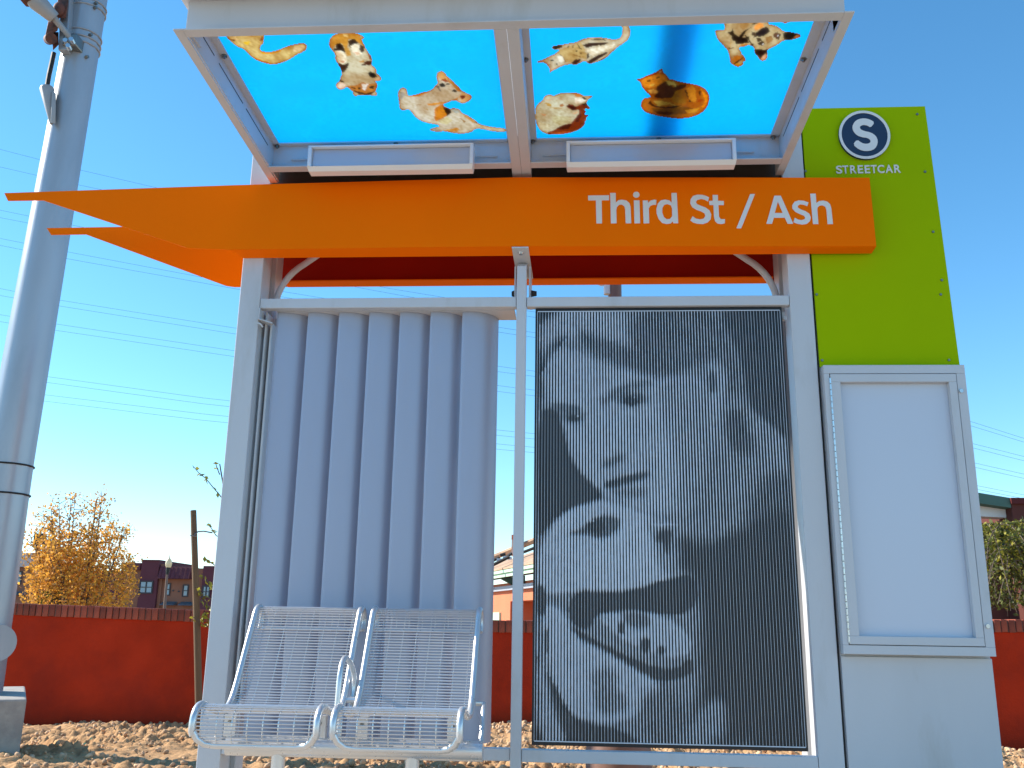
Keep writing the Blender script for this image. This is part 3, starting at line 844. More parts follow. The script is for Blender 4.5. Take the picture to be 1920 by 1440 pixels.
      ((120, 85, 55), [(110,3298),(135,3275),(139,3279),(119,3299)])]),
    ('curled_cat_print', [[(-159,3643),(-157,3626),(-150,3600),(-135,3578),(-121,3562),(-117,3540),(-103,3526),(-87,3524),(-76,3536),(-65,3526),(-43,3514),(-11,3518),(20,3515),(39,3524),(55,3541),(74,3538),(91,3542),(81,3558),(70,3569),(70,3583),(65,3591),(70,3611),(84,3634),(76,3640),(60,3634),(58,3651),(66,3657),(54,3685),(80,3683),(64,3709),(69,3724),(59,3739),(60,3760),(51,3781),(38,3799),(15,3820),(-19,3835),(-63,3843),(-104,3841),(-131,3822),(-145,3796),(-153,3771),(-158,3744),(-160,3707)]], (224, 210, 168), [
      ((130, 50, 12), [(-20,3614),(-11,3597),(8,3603),(19,3618),(43,3602),(57,3594),(69,3611),(84,3634),(53,3639),(66,3657),(80,3683),(64,3715),(60,3760),(38,3799),(-19,3835),(-104,3841),(-110,3822),(-76,3802),(-50,3772),(-29,3760),(1,3749),(10,3722),(28,3687),(37,3662),(29,3644),(5,3649),(-15,3631)]),
      ((60, 14, 8), [(-18,3608),(13,3615),(27,3627),(8,3649),(-12,3625)]),
      ((75, 25, 8), [(-66,3786),(-29,3763),(1,3758),(-12,3798),(-49,3803)]),
      ((85, 30, 10), [(29,3685),(40,3662),(46,3697),(30,3741),(15,3744)]),
      ((185, 80, 20), [(-104,3826),(-63,3821),(5,3814),(-19,3832),(-80,3836)]),
      ((205, 125, 50), [(-5,3518),(20,3517),(44,3530),(55,3544),(36,3551),(22,3545),(11,3526)]),
      ((40, 25, 20), [(43,3546),(58,3547),(68,3564),(55,3566)]),
      ((210, 180, 130), [(61,3544),(88,3542),(73,3558)]),
      ((25, 18, 18), [(43,3599),(64,3593),(69,3611),(56,3611)]),
      ((190, 140, 50), [(-117,3585),(-88,3589),(-86,3611),(-105,3611)]),
      ((170, 100, 40), [(-53,3604),(-35,3593),(-34,3616),(-50,3618)]),
      ((220, 160, 110), [(-110,3563),(-91,3561),(-93,3569),(-110,3568)]),
      ((205, 160, 120), [(-61,3556),(-37,3560),(-38,3568),(-54,3562)]),
      ((215, 160, 110), [(-136,3670),(-111,3674),(-113,3685),(-130,3685)]),
      ((225, 180, 130), [(3,3672),(27,3655),(29,3667),(10,3681)]),
      ((198, 184, 135), [(-90,3686),(1,3698),(-4,3743),(-62,3765),(-82,3740)]),
      ((208, 192, 148), [(-151,3738),(-95,3755),(-103,3801),(-138,3787)]),
      ((240, 225, 195), [(13,3553),(36,3554),(62,3577),(45,3591),(17,3604)]),
      ((200, 160, 90), [(-99,3622),(-60,3624),(-34,3630),(-73,3632)])]),
    ('orange_cat_print', [[(264,3429),(291,3422),(311,3404),(346,3384),(362,3360),(370,3361),(376,3389),(389,3401),(400,3423),(404,3435),(423,3436),(439,3449),(472,3460),(500,3470),(527,3478),(560,3504),(579,3537),(590,3580),(590,3627),(583,3664),(560,3701),(531,3721),(493,3729),(454,3727),(393,3709),(353,3690),(322,3672),(304,3637),(299,3609),(305,3576),(318,3563),(342,3562),(329,3537),(308,3508),(293,3478),(289,3447)]], (205, 112, 16), [
      ((225, 135, 25), [(287,3447),(311,3407),(346,3387),(387,3401),(399,3432),(389,3457),(363,3481),(327,3492),(303,3485)]),
      ((165, 52, 6), [(291,3425),(346,3386),(354,3397),(312,3417)]),
      ((40, 15, 5), [(312,3438),(328,3434),(327,3447),(314,3446)]),
      ((40, 15, 5), [(347,3421),(365,3412),(364,3422),(353,3427)]),
      ((90, 30, 5), [(334,3421),(341,3430),(340,3442)]),
      ((240, 195, 80), [(324,3473),(347,3461),(343,3477),(328,3480)]),
      ((230, 205, 180), [(361,3373),(368,3370),(367,3385),(360,3385)]),
      ((85, 40, 14), [(358,3481),(391,3444),(429,3490),(439,3477),(481,3466),(476,3498),(443,3516),(428,3567),(381,3572),(354,3565),(358,3526)]),
      ((225, 170, 75), [(323,3511),(345,3499),(367,3519),(363,3535),(336,3531)]),
      ((220, 178, 75), [(393,3441),(405,3439),(437,3465),(440,3487),(420,3474),(405,3473)]),
      ((170, 105, 20), [(428,3567),(442,3522),(477,3504),(494,3570),(490,3616),(440,3601)]),
      ((225, 150, 35), [(484,3504),(501,3480),(525,3519),(536,3604),(516,3600),(493,3550)]),
      ((50, 25, 20), [(477,3511),(488,3524),(499,3570),(516,3600),(511,3603),(489,3556)]),
      ((60, 30, 15), [(536,3516),(547,3532),(547,3562),(540,3548)]),
      ((175, 65, 6), [(536,3578),(567,3586),(556,3612),(547,3605)]),
      ((65, 25, 10), [(332,3604),(343,3577),(350,3611),(374,3629),(406,3637),(443,3628),(477,3626),(445,3649),(399,3647),(351,3628)]),
      ((220, 172, 60), [(352,3588),(371,3585),(414,3600),(446,3618),(459,3632),(423,3617),(397,3623),(374,3629)]),
      ((140, 82, 15), [(345,3645),(426,3651),(482,3636),(542,3652),(508,3692),(431,3697),(363,3673)]),
      ((100, 46, 9), [(362,3663),(448,3676),(432,3704),(376,3688)]),
      ((240, 140, 12), [(542,3507),(578,3553),(587,3603),(575,3646),(563,3639),(571,3586),(553,3533)]),
      ((210, 142, 30), [(495,3664),(560,3646),(542,3687),(506,3689)])]),
    ('dog_print', [[(569,3035),(573,3074),(579,3102),(584,3124),(563,3126),(553,3122),(547,3131),(556,3160),(573,3193),(596,3223),(621,3263),(632,3308),(639,3336),(653,3347),(668,3359),(676,3358),(686,3355),(690,3341),(687,3327),(697,3321),(691,3300),(675,3279),(662,3252),(654,3232),(671,3232),(685,3220),(702,3224),(717,3241),(721,3271),(737,3291),(753,3319),(768,3325),(778,3310),(775,3283),(767,3253),(786,3237),(803,3221),(817,3196),(838,3198),(864,3188),(881,3176),(869,3158),(839,3149),(828,3143),(808,3145),(787,3119),(758,3101),(737,3096),(724,3041)], [(764,3064),(761,3043),(818,3045),(832,3081),(817,3087),(804,3095),(787,3089),(780,3076)]], (218, 188, 132), [
      ((185, 145, 85), [(625,3061),(653,3065),(672,3102),(652,3126),(640,3110)]),
      ((28, 15, 8), [(594,3136),(610,3137),(611,3115),(623,3153),(643,3167),(654,3136),(681,3112),(663,3142),(657,3174),(677,3174),(691,3207),(659,3212),(639,3211),(619,3178)]),
      ((45, 25, 10), [(678,3093),(717,3065),(714,3077),(690,3097)]),
      ((245, 150, 60), [(692,3106),(706,3084),(721,3092),(726,3111),(712,3125),(699,3134)]),
      ((35, 25, 25), [(702,3147),(722,3120),(740,3111),(756,3140),(741,3164),(721,3173),(707,3166)]),
      ((70, 50, 35), [(686,3137),(704,3147),(712,3169),(700,3178)]),
      ((165, 120, 65), [(745,3174),(771,3165),(778,3198),(761,3216)]),
      ((90, 50, 25), [(773,3156),(782,3144),(797,3157),(800,3182),(790,3192),(779,3175)]),
      ((40, 25, 15), [(784,3141),(800,3160),(802,3189),(792,3198),(795,3166)]),
      ((255, 250, 240), [(786,3169),(792,3163),(793,3177)]),
      ((50, 30, 15), [(723,3208),(738,3199),(751,3216),(745,3225),(730,3222)]),
      ((250, 245, 235), [(739,3212),(748,3214),(744,3224)]),
      ((60, 40, 20), [(710,3179),(726,3179),(737,3196),(722,3202)]),
      ((35, 20, 10), [(657,3155),(680,3168),(717,3237),(701,3220),(683,3187)]),
      ((22, 15, 8), [(808,3154),(827,3139),(869,3158),(881,3176),(838,3198),(817,3194)]),
      ((190, 110, 60), [(855,3178),(868,3161),(877,3176),(863,3185)]),
      ((35, 12, 8), [(718,3247),(766,3249),(773,3279),(765,3299),(754,3316),(737,3291),(720,3267)]),
      ((225, 165, 120), [(754,3306),(765,3279),(775,3290),(775,3317),(761,3320)]),
      ((200, 120, 30), [(635,3315),(647,3285),(672,3286),(686,3296),(694,3317),(669,3320),(654,3340)]),
      ((215, 150, 40), [(639,3336),(654,3329),(681,3337),(688,3331),(686,3355),(667,3358)]),
      ((50, 25, 10), [(649,3338),(668,3314),(681,3291),(682,3303),(670,3325),(656,3342)]),
      ((190, 150, 90), [(605,3191),(623,3204),(626,3231),(615,3230)]),
      ((200, 130, 50), [(652,3218),(679,3210),(685,3220),(663,3232)]),
      ((90, 40, 15), [(616,3232),(634,3234),(633,3241),(619,3238)]),
      ((205, 120, 30), [(768,3055),(824,3057),(832,3081),(804,3095),(784,3086)]),
      ((30, 18, 10), [(764,3064),(805,3067),(809,3084),(800,3071),(777,3073)])]),
]

def paint_field(X, Y, sils, base, pats, seed):
    """ink colours on the grid: patches over a base, soft edges, fur streaks, browned rim"""
    C = np.zeros(X.shape + (3,))
    C[:] = np.array(srgb(*base)) * 0.78
    wob = (vnoise(X * 120, Y * 80, 90 + seed) - 0.5) * 0.006
    for col, poly in pats:
        mk = in_poly(X + wob, Y - wob, [(a / 1000, b / 1000) for a, b in poly]).astype(float)
        mk = blur2(mk, 0.4, 0.55)[..., None]
        C = C * (1 - mk) + np.array(srgb(*col)) * mk
    soft = np.stack([blur2(C[..., k], 1.3, 2.2) for k in range(3)], -1)
    C = 0.72 * C + 0.28 * soft
    br = np.clip(vnoise(X * 17 + 3 * seed, Y * 13, 120 + seed) * 1.8 - 0.72, 0, 0.72)[..., None]
    C = C * (1 - br) + C * np.array([0.66, 0.46, 0.26]) * br
    M = np.zeros(X.shape)
    for s in sils:
        M = np.maximum(M, in_poly(X, Y, [(p / 1000, q / 1000) for p, q in smooth_poly(s, 1)]).astype(float))
    rim = np.clip((1 - blur2(M, 1.5, 2.6)) * 1.9, 0, 1)[..., None]
    C = C * (1 - rim) + C * np.array([0.62, 0.36, 0.18]) * rim
    deep = np.clip((1 - blur2(M, 3.5, 6.0)) * 1.2, 0, 1)[..., None]
    C = C * (1 - deep * np.array([0.10, 0.22, 0.40]))
    u, v = X * 0.8 + Y * 0.6, -X * 0.6 + Y * 0.8
    n = 0.40 * vnoise(X * 28 + seed, Y * 20, 20 + seed) + 0.25 * vnoise(u * 70 + seed, v * 150, 40 + seed) + 0.35 * vnoise(X * 110, Y * 70 + seed, 50 + seed)
    lo = np.clip(0.44 + 0.96 * n, 0.3, 1.1)
    C *= lo[..., None] ** np.array([0.6, 0.95, 1.5])
    return C

def sub_mesh(name, X, Y, faces, C):
    used = np.unique(faces)
    remap = np.full(X.size, -1)
    remap[used] = np.arange(len(used))
    xx, yy = X.ravel()[used], Y.ravel()[used]
    v = np.stack([xx, yy, zg(yy)], -1)
    me = arr_mesh(name, v, remap[faces])
    at = me.attributes.new('ink', 'FLOAT_COLOR', 'POINT')
    at.data.foreach_set('color', np.concatenate([C.reshape(-1, 3)[used], np.ones((len(used), 1))], 1).astype(np.float32).ravel())
    return me

for pi, (x0, x1, y0, y1) in enumerate(PANES):
    xs = np.arange(x0, x1 + 0.001, 0.0028)
    ys = np.arange(y0, y1 + 0.001, 0.0050)
    X, Y = np.meshgrid(xs, ys)
    a = np.arange(X.size).reshape(X.shape)
    F = np.stack([a[:-1, :-1], a[1:, :-1], a[1:, 1:], a[:-1, 1:]], -1)   # facing down
    cx, cy = (X[:-1, :-1] + X[1:, 1:]) / 2, (Y[:-1, :-1] + Y[1:, 1:]) / 2
    m = MB()
    slab(m, x0 - 0.03, x1 + 0.03, y0 - 0.0, y1 + 0.02, 0.1725, 0.1765)
    pane = m.build('diffuser_pane', M_opal, SH)
    taken = np.zeros(cx.shape, bool)
    for ai, (nm, sils, base, pats) in enumerate(ANIMALS):
        mx = np.mean([p[0] for p in sils[0]]) / 1000
        if not (x0 < mx < x1):
            continue
        mk = np.zeros(cx.shape, bool)
        for s in sils:
            mk |= in_poly(cx, cy, [(p / 1000, q / 1000) for p, q in smooth_poly(s, 2)])
        mk &= ~taken
        taken |= mk
        C = paint_field(X, Y, sils, base, pats, ai)
        link_mesh(nm, sub_mesh(nm, X, Y, F[mk], C), M_print, pane)
    B = np.zeros(X.shape + (3,))
    g = 0.93 + 0.14 * vnoise(X * 70, Y * 70, 5) * vnoise(X * 9, Y * 9, 6)
    B[:] = np.array([0.004, 0.46, 0.98])
    B *= g[..., None]
    link_mesh('printed_film', sub_mesh('printed_film', X, Y, F[~taken], B), M_print, pane)
for o in bpy.data.objects:
    if o.parent and o.parent.name.startswith('diffuser_pane'):
        o.matrix_parent_inverse = world_of(o.parent).inverted()
# rib added unseen over the right pane to cast the shadow band
m = MB()
slab(m, 0.328, 0.412, RYF, 3.99, 0.190, 0.222)
for y_ in (RYF + 0.02, 3.9):
    slab(m, 0.345, 0.395, y_, y_ + 0.03, 0.1768, 0.1895)
m.build('shadow_rib', M_paint, SH)
# pane bolts
bolt0 = None
for bx, by in ((-1.388, 3.19), (-1.386, 3.876), (-0.82, 3.874), (-0.268, 3.874), (-0.268, 3.26), (-0.182, 3.26), (-0.180, 3.874), (0.40, 3.874), (0.918, 3.874), (0.918, 3.30)):
    if bolt0 is None:
        m = MB().cyl((0, 0, 0), (0, 0, -0.006), 0.012, 0.012, 6)
        m.cyl((0, 0, -0.006), (0, 0, -0.013), 0.007, 0.006, 10)
        me_b = m.build('pane_bolt', M_bolt)
        bolt0 = me_b
        o = bolt0
    else:
        o = bolt0.copy()
        COL.objects.link(o)
    o.parent = SH
    o.matrix_parent_inverse = world_of(SH).inverted()
    o.location = (bx, by, zf(by) + 0.1298)

# ---- strip lights under the rear of the roof
for lab, xa, xb in (('left', -1.2033, -0.4433), ('right', -0.0226, 0.7302)):
    zt, zb, yf = 2.100, 1.978, 3.775
    L = thing('strip_light', 'white strip light under the roof %s' % ('below the leaping puppy and calico cat' if lab == 'left' else 'below the orange cat and tabby kitten'), 'light fixture', ((xa + xb) / 2, 3.84, 2.04), 'strip lights under the roof')
    m = MB()
    m.box(xa, xb, yf, 3.84, zt - 0.008, zt, 0.002)
    m.box(xa, xa + 0.016, yf, 3.84, zb + 0.018, zt - 0.0085, 0.002)
    m.box(xb - 0.016, xb, yf, 3.84, zb + 0.018, zt - 0.0085, 0.002)
    m.hexa([(xa + .004, yf + 0.018, zb), (xb - .004, yf + 0.018, zb), (xb - .004, 3.84, zb), (xa + .004, 3.84, zb), (xa, yf, zb + 0.0175), (xb, yf, zb + 0.0175), (xb, 3.84, zb + 0.0175), (xa, 3.84, zb + 0.0175)], 0.001)
    m.box(xa + 0.02, xb - 0.02, 3.826, 3.8395, zb + 0.018, zt - 0.009)
    m.box(xa + 0.1, xb - 0.1, 3.8402, 3.8845, 2.045, 2.09)
    m.build('housing', M_white, L)
    MB().box(xa + 0.0165, xb - 0.0165, 3.797, 3.8255, zb + 0.0185, zt - 0.0090, 0.004).build('lens', M_lens, L)
    MB().tube([(xa + 0.0, 3.875, 2.085), (xa - 0.11, 3.879, 2.085)], 0.004, 6).build('cable_run', M_paint, L)
    MB().tube([(xb - 0.0, 3.875, 2.085), (xb + 0.10, 3.879, 2.085)], 0.004, 6).build('cable_run', M_paint, L)

# ---- striped portrait panel
TONES = [
    (0.52, 0, [(-54,-37),(1164,-32),(1046,1010),(-32,1025)]),
    (0.7, 14, [(7,-4),(403,-2),(399,127),(276,127),(185,87),(107,70),(28,127),(9,175)]),
    (0.34, 14, [(383,-4),(801,-2),(842,207),(720,230),(695,128),(559,159),(495,155),(380,111)]),
    (0.2, 8, [(736,-3),(1013,-1),(1029,404),(989,375),(952,307),(833,238),(827,160),(795,72)]),
    (0.74, 12, [(41,103),(159,103),(289,139),(494,175),(673,177),(733,230),(749,360),(655,465),(493,509),(333,481),(208,429),(139,361),(117,285),(49,230)]),
    (0.6, 12, [(468,175),(673,177),(733,230),(749,360),(655,465),(542,502),(562,360)]),
    (0.34, 11, [(166,50),(290,79),(393,103),(496,128),(598,140),(558,171),(443,167),(289,134),(192,96)]),
    (0.36, 14, [(527,15),(683,15),(727,128),(598,144),(510,104)]),
    (0.42, 4, [(690,3),(703,3),(783,64),(828,144),(846,230),(833,234),(808,152),(769,80)]),
    (0.4, 4, [(605,3),(616,3),(718,64),(789,152),(776,156),(705,76)]),
    (0.44, 8, [(255,234),(326,195),(456,177),(480,195),(339,216),(274,246)]),
    (0.34, 8, 'E', 390, 226, 68, 16),
    (0.06, 3, 'E', 386, 232, 28, 12),
    (0.7, 2, 'E', 396, 224, 7, 3),
    (0.34, 8, 'E', 152, 269, 51, 17),
    (0.05, 3, 'E', 156, 274, 20, 9),
    (0.85, 1, 'E', 169, 269, 5, 4),
    (0.35, 5, [(49,234),(171,242),(197,257),(107,265)]),
    (0.14, 6, [(6,254),(94,246),(114,300),(135,369),(208,422),(286,459),(183,485),(95,504),(46,541),(11,556)]),
    (0.1, 8, [(30,300),(105,300),(133,369),(196,422),(258,459),(170,474),(95,437),(31,407)]),
    (0.4, 6, [(253,380),(361,353),(363,372),(287,395)]),
    (0.2, 5, [(265,427),(372,408),(454,398),(449,413),(371,429),(286,441)]),
    (0.5, 8, 'E', 371, 449, 74, 11),
    (0.66, 8, [(688,132),(740,126),(775,168),(751,238),(711,280),(682,273),(722,207),(688,175)]),
    (0.3, 5, 'E', 708, 185, 16, 28),
    (0.27, 14, [(743,265),(833,246),(868,345),(841,375),(774,364)]),
    (0.55, 8, [(820,242),(917,284),(1011,337),(1017,404),(953,434),(881,337)]),
    (0.5, 14, [(703,307),(774,360),(885,360),(906,405),(812,508),(651,538),(604,509)]),
    (0.3, 14, [(882,405),(1029,404),(1026,550),(822,537),(812,501)]),
    (0.16, 16, [(540,545),(649,567),(823,522),(1035,463),(1005,992),(530,998),(630,878),(617,811),(640,722),(609,624)]),
    (0.08, 30, [(695,616),(891,579),(860,922),(700,891)]),
    (0.86, 5, [(33,563),(95,505),(183,475),(296,466),(444,502),(542,520),(541,538),(600,567),(572,638),(499,646),(365,670),(267,674),(145,673),(35,685),(17,621)]),
    (0.6, 10, [(431,502),(603,523),(630,581),(584,638),(499,646),(454,553)]),
    (0.3, 5, [(120,549),(195,529),(245,503),(332,503),(331,536),(257,558),(195,542)]),
    (0.04, 4, 'E', 242, 527, 32, 14),
    (0.7, 1, 'E', 226, 514, 8, 3),
    (0.16, 6, [(469,544),(504,530),(541,534),(530,556),(514,596),(500,564),(472,559)]),
    (0.88, 2, [(449,521),(542,519),(560,524),(455,526)]),
    (0.12, 14, [(553,538),(632,552),(634,624),(560,638)]),
    (0.09, 4, [(133,702),(170,670),(279,674),(365,672),(499,646),(615,630),(629,694),(556,723),(448,715),(327,712),(236,722),(211,760),(145,743)]),
    (0.8, 4, [(236,724),(327,716),(448,717),(531,733),(595,770),(590,803),(516,816),(433,796),(362,785),(302,759)]),
    (0.4, 6, [(327,714),(436,717),(447,751),(362,752)]),
    (0.06, 3, 'E', 334, 751, 10, 15),
    (0.1, 4, 'E', 424, 786, 18, 16),
    (0.2, 3, 'E', 481, 798, 13, 10),
    (0.08, 4, [(139,747),(205,769),(301,797),(420,827),(526,843),(593,808),(599,845),(525,859),(466,863),(360,838),(205,788),(145,768)]),
    (0.85, 6, [(35,699),(121,716),(157,771),(277,802),(384,837),(489,873),(411,927),(322,952),(180,950),(97,901),(48,796)]),
    (0.55, 8, 'E', 270, 859, 54, 23),
    (0.5, 8, [(216,876),(323,875),(370,921),(251,942)]),
    (0.2, 4, [(75,884),(115,928),(204,953),(321,963),(414,993),(168,999),(100,951)]),
    (0.7, 8, [(12,810),(48,817),(85,931),(145,1000),(15,1001)]),
    (0.15, 3, [(10,660),(47,660),(52,727),(11,727)]),
    (0.15, 3, [(48,755),(60,755),(58,810),(48,810)]),
    (0.4, 12, [(418,881),(524,879),(579,952),(530,995),(437,996),(392,941)]),
    (0.55, 10, [(580,945),(677,884),(721,924),(693,992),(530,995)]),
    (0.12, 4, [(7,3),(29,3),(25,41),(11,41)]),
    (0.15, 4, [(35,3),(48,3),(46,25),(38,25)]),
    (0.16, 4, [(7,86),(22,86),(27,254),(9,254)]),
]
AX0, AX1, AZ0, AZ1 = -0.165, 0.9435, -0.4865, 1.3895
ART = thing('portrait_panel', 'tall black panel with a face and a big dog drawn in silver vertical stripes', 'art panel', (0.39, 4.03, -0.4865))
MB().box(AX0, AX1, 4.02, 4.043, AZ0, AZ1, 0.002).build('backing', M_black, ART)
def tone_map():
    nu, nv = 222, 376
    U, V = np.meshgrid((np.arange(nu) + .5) / nu * 1000, (np.arange(nv) + .5) / nv * 1000)
    T = np.zeros(U.shape)
    for t in TONES:
        if t[2] == 'E':
            v, b, _, cx_, cy_, rx, ry = t
            mk = (((U - cx_) / rx) ** 2 + ((V - cy_) / ry) ** 2 < 1).astype(float)
        else:
            v, b, poly = t
            mk = in_poly(U, V, smooth_poly(poly, 1)).astype(float)
        mk = blur2(mk, b * 0.27, b * 0.27)
        T = T * (1 - mk) + v * mk
    T = np.clip((T - 0.46) * 1.14 + 0.45, 0, 1)
    n = vnoise(U * 0.12, V * 0.05, 61) - 0.5
    n2 = vnoise(U * 0.5, V * 0.16, 62) - 0.5
    return np.clip(T + 0.10 * n + 0.14 * n2 * (T > 0.3), 0, 1)
TM = tone_map()
NS = 82
bx0, bx1, bz0, bz1 = AX0 + 0.014, AX1 - 0.014, AZ0 + 0.016, AZ1 - 0.016
pit = (bx1 - bx0) / NS
rows = 300
V_, F_ = [], []
zz = np.linspace(bz1 - 0.003, bz0 + 0.003, rows)
vi = np.clip(((AZ1 - zz) / (AZ1 - AZ0) * TM.shape[0]).astype(int), 0, TM.shape[0] - 1)
nv = 0
for i in range(NS):
    xc = bx0 + (i + .5) * pit
    ui = int((xc - AX0) / (AX1 - AX0) * TM.shape[1])
    w = pit * np.clip(0.045 + 0.66 * TM[vi, ui] ** 1.15, 0.10, 0.70) * 0.5
    for sx, yy in ((-1, 4.0185), (-1, 4.0172), (1, 4.0172), (1, 4.0185)):
        V_.append(np.stack([xc + sx * w, np.full(rows, yy), zz], -1))
    for k in range(3):
        A0, B0 = nv + k * rows, nv + (k + 1) * rows
        r = np.arange(rows - 1)
        F_.append(np.stack([A0 + r, A0 + r + 1, B0 + r + 1, B0 + r], -1))
    nv += 4 * rows
o = link_mesh('silver_stripes', arr_mesh('silver_stripes', np.concatenate(V_), np.concatenate(F_)), M_strip, ART)
o['kind'] = 'stuff'
MB().box(bx0 - .003, bx1 + .003, 4.0172, 4.0186, bz1 - 0.002, bz1 + 0.002).box(bx0 - .003, bx1 + .003, 4.0172, 4.0186, bz0 - 0.002, bz0 + 0.002).box(bx0 - .005, bx0 - .0032, 4.0172, 4.0186, bz0, bz1).box(bx1 + .0032, bx1 + .005, 4.0172, 4.0186, bz0, bz1).build('border_line', M_strip, ART)
MB().box(AX1 + 0.001, AX1 + 0.018, 4.0445, 4.06, 1.335, 1.375).cyl((AX1 + 0.016, 4.035, 1.342), (AX1 + 0.016, 4.0444, 1.342), 0.009, 0.009, 10).build('hanger_clip', M_paint, ART)

# ---- sign pylon with its display case
PY = thing('sign_pylon', 'tall slim pylon, lime green on top with a round S emblem over a display case', 'sign', (1.39, 4.08, GROUND))
def pyr(z):
    return 1.690 - 0.030 * max(0, (z - 1.1)) / 1.27
MB().hexa([(1.0925, 4.021, GROUND), (1.690, 4.021, GROUND), (1.690, 4.17, GROUND), (1.0925, 4.17, GROUND), (1.0925, 4.021, 1.1), (1.690, 4.021, 1.1), (1.690, 4.17, 1.1), (1.0925, 4.17, 1.1)], 0.003).hexa([(1.0925, 4.021, 1.1005), (1.690, 4.021, 1.1005), (1.690, 4.17, 1.1005), (1.0925, 4.17, 1.1005), (1.0925, 4.021, 2.372), (1.660, 4.021, 2.372), (1.660, 4.17, 2.372), (1.0925, 4.17, 2.372)], 0.003).build('column', M_paint, PY)
MB().hexa([(1.0905, 4.010, 1.106), (1.691, 4.010, 1.106), (1.691, 4.0205, 1.106), (1.0905, 4.0205, 1.106), (1.0855, 4.010, 2.378), (1.661, 4.010, 2.378), (1.661, 4.0205, 2.378), (1.0855, 4.0205, 2.378)], 0.0015).build('green_panel', M_green, PY)
GP = PY.children[-1]
MB().box(1.094, 1.691, 4.010, 4.0205, GROUND, -0.117, 0.002).build('lower_panel', M_paint, PY)
MB().box(1.0795, 1.0895, 4.03, 4.10, GROUND, 2.3).build('seam_strip', M_dark, PY)
for q in ((1.6206, 4.0080, 2.3356), (1.6286, 4.0080, 2.0393), (1.6365, 4.0080, 1.7402), (1.6408, 4.0080, 1.4394), (1.6521, 4.0080, 1.5074), (1.6464, 4.0080, 1.1357), (1.0874, 4.0080, 2.0518), (1.0987, 4.0080, 1.4436), (1.1024, 4.0080, 1.1361)):
    MB().cyl((q[0], 4.0098, q[2]), (q[0], 4.006, q[2]), 0.0065, 0.005, 10).build('panel_rivet', M_bolt, GP)
# emblem
EX, EZ = 1.366, 2.2265
def ell(rx, rz, y0, y1, n=48):
    m = MB()
    m.prism([(EX + rx * math.cos(2 * math.pi * i / n), y0, EZ + rz * math.sin(2 * math.pi * i / n)) for i in range(n)], (0, y1 - y0, 0))
    return m
ell(0.1165, 0.1245, 3.996, 4.0095).build('emblem', M_navy, PY)
EM = PY.children[-1]
m = MB()
n = 64
for i in range(n):
    a0, a1 = 2 * math.pi * i / n, 2 * math.pi * (i + 1) / n
    p = lambda a, k, y: (EX + 0.1165 * k * math.cos(a), y, EZ + 0.1245 * k * math.sin(a))
    m.hexa([p(a0, .90, 3.9935), p(a1, .90, 3.9935), p(a1, 1.003, 3.9935), p(a0, 1.003, 3.9935), p(a0, .90, 3.9955), p(a1, .90, 3.9955), p(a1, 1.003, 3.9955), p(a0, 1.003, 3.9955)])
m.build('ring', M_letter, EM)
traced([[(1.4174,2.2881),(1.3963,2.2618),(1.3833,2.2731),(1.3629,2.2775),(1.3467,2.2691),(1.3490,2.2541),(1.3672,2.2439),(1.3944,2.2375),(1.4171,2.2194),(1.4245,2.1919),(1.4159,2.1629),(1.3974,2.1458),(1.3660,2.1406),(1.3357,2.1489),(1.3085,2.1767),(1.3301,2.2016),(1.3487,2.1837),(1.3689,2.1774),(1.3883,2.1829),(1.3918,2.1965),(1.3783,2.2096),(1.3544,2.2128),(1.3310,2.2231),(1.3154,2.2450),(1.3126,2.2687),(1.3243,2.2941),(1.3444,2.3075),(1.3690,2.3117),(1.3963,2.3051)]], 3.9955, 0.002, M_letter, EM, 'letter', 1)
for ch, a, b in (('S', 1.2269, 1.2543), ('T', 1.2558, 1.2829), ('R', 1.2909, 1.3190), ('E', 1.3253, 1.3499), ('E', 1.3567, 1.3809), ('T', 1.3847, 1.4115), ('C', 1.4147, 1.4458), ('A', 1.4508, 1.4833), ('R', 1.4901, 1.5192)):
    glyph(ch, a, b, 2.0351, 2.0758, 4.0095, M_letter, GP, 'letter', 0.004, 0.016)
# display case: outer frame, hinged door with glazing bead, recessed backing
cx0, cx1, cz0, cz1 = 1.0935, 1.6905, -0.107, 1.102
gx0, gx1, gz0, gz1 = 1.1162, 1.6529, -0.0717, 1.0642
wx0, wx1, wz0, wz1 = 1.1601, 1.6185, -0.0361, 1.0261
def ring_bars(x0, x1, z0, z1, a0, a1, b0, b1, ya, yb, bev):
    m = MB()
    m.box(x0, x1, ya, yb, b1, z1, bev).box(x0, x1, ya, yb, z0, b0, bev)
    m.box(x0, a0, ya, yb, b0 + .0004, b1 - .0004, bev).box(a1, x1, ya, yb, b0 + .0004, b1 - .0004, bev)
    return m
CASE = ring_bars(cx0, cx1, cz0, cz1, gx0, gx1, gz0, gz1, 3.965, 4.0095, 0.0012).build('case_frame', M_paint, PY)
DOOR = ring_bars(gx0 + .003, gx1 - .003, gz0 + .003, gz1 - .003, wx0, wx1, wz0, wz1, 3.962, 3.99, 0.0012).build('case_door', M_paint, PY)
MB().box(gx0 + .002, gx1 - .002, 3.992, 4.0093, gz0 + .002, gz1 - .002).build('case_backing', M_inner, PY)
m = MB()
zz_ = gz0 + 0.01
while zz_ < gz1 - 0.02:
    m.cyl((gx0 + 0.001, 3.963, zz_), (gx0 + 0.001, 3.963, zz_ + 0.024), 0.005, 0.005, 8)
    zz_ += 0.027
m.build('piano_hinge', M_steel, DOOR)
for q in ((1.6638, 3.9620, 0.9849), (1.6681, 3.9620, 0.0104)):
    MB().cyl((q[0], 3.9648, q[2]), (q[0], 3.957, q[2]), 0.009, 0.0085, 14).box(q[0] - .006, q[0] + .006, 3.9562, 3.9568, q[2] - .001, q[2] + .001).build('lock', M_steel, CASE)

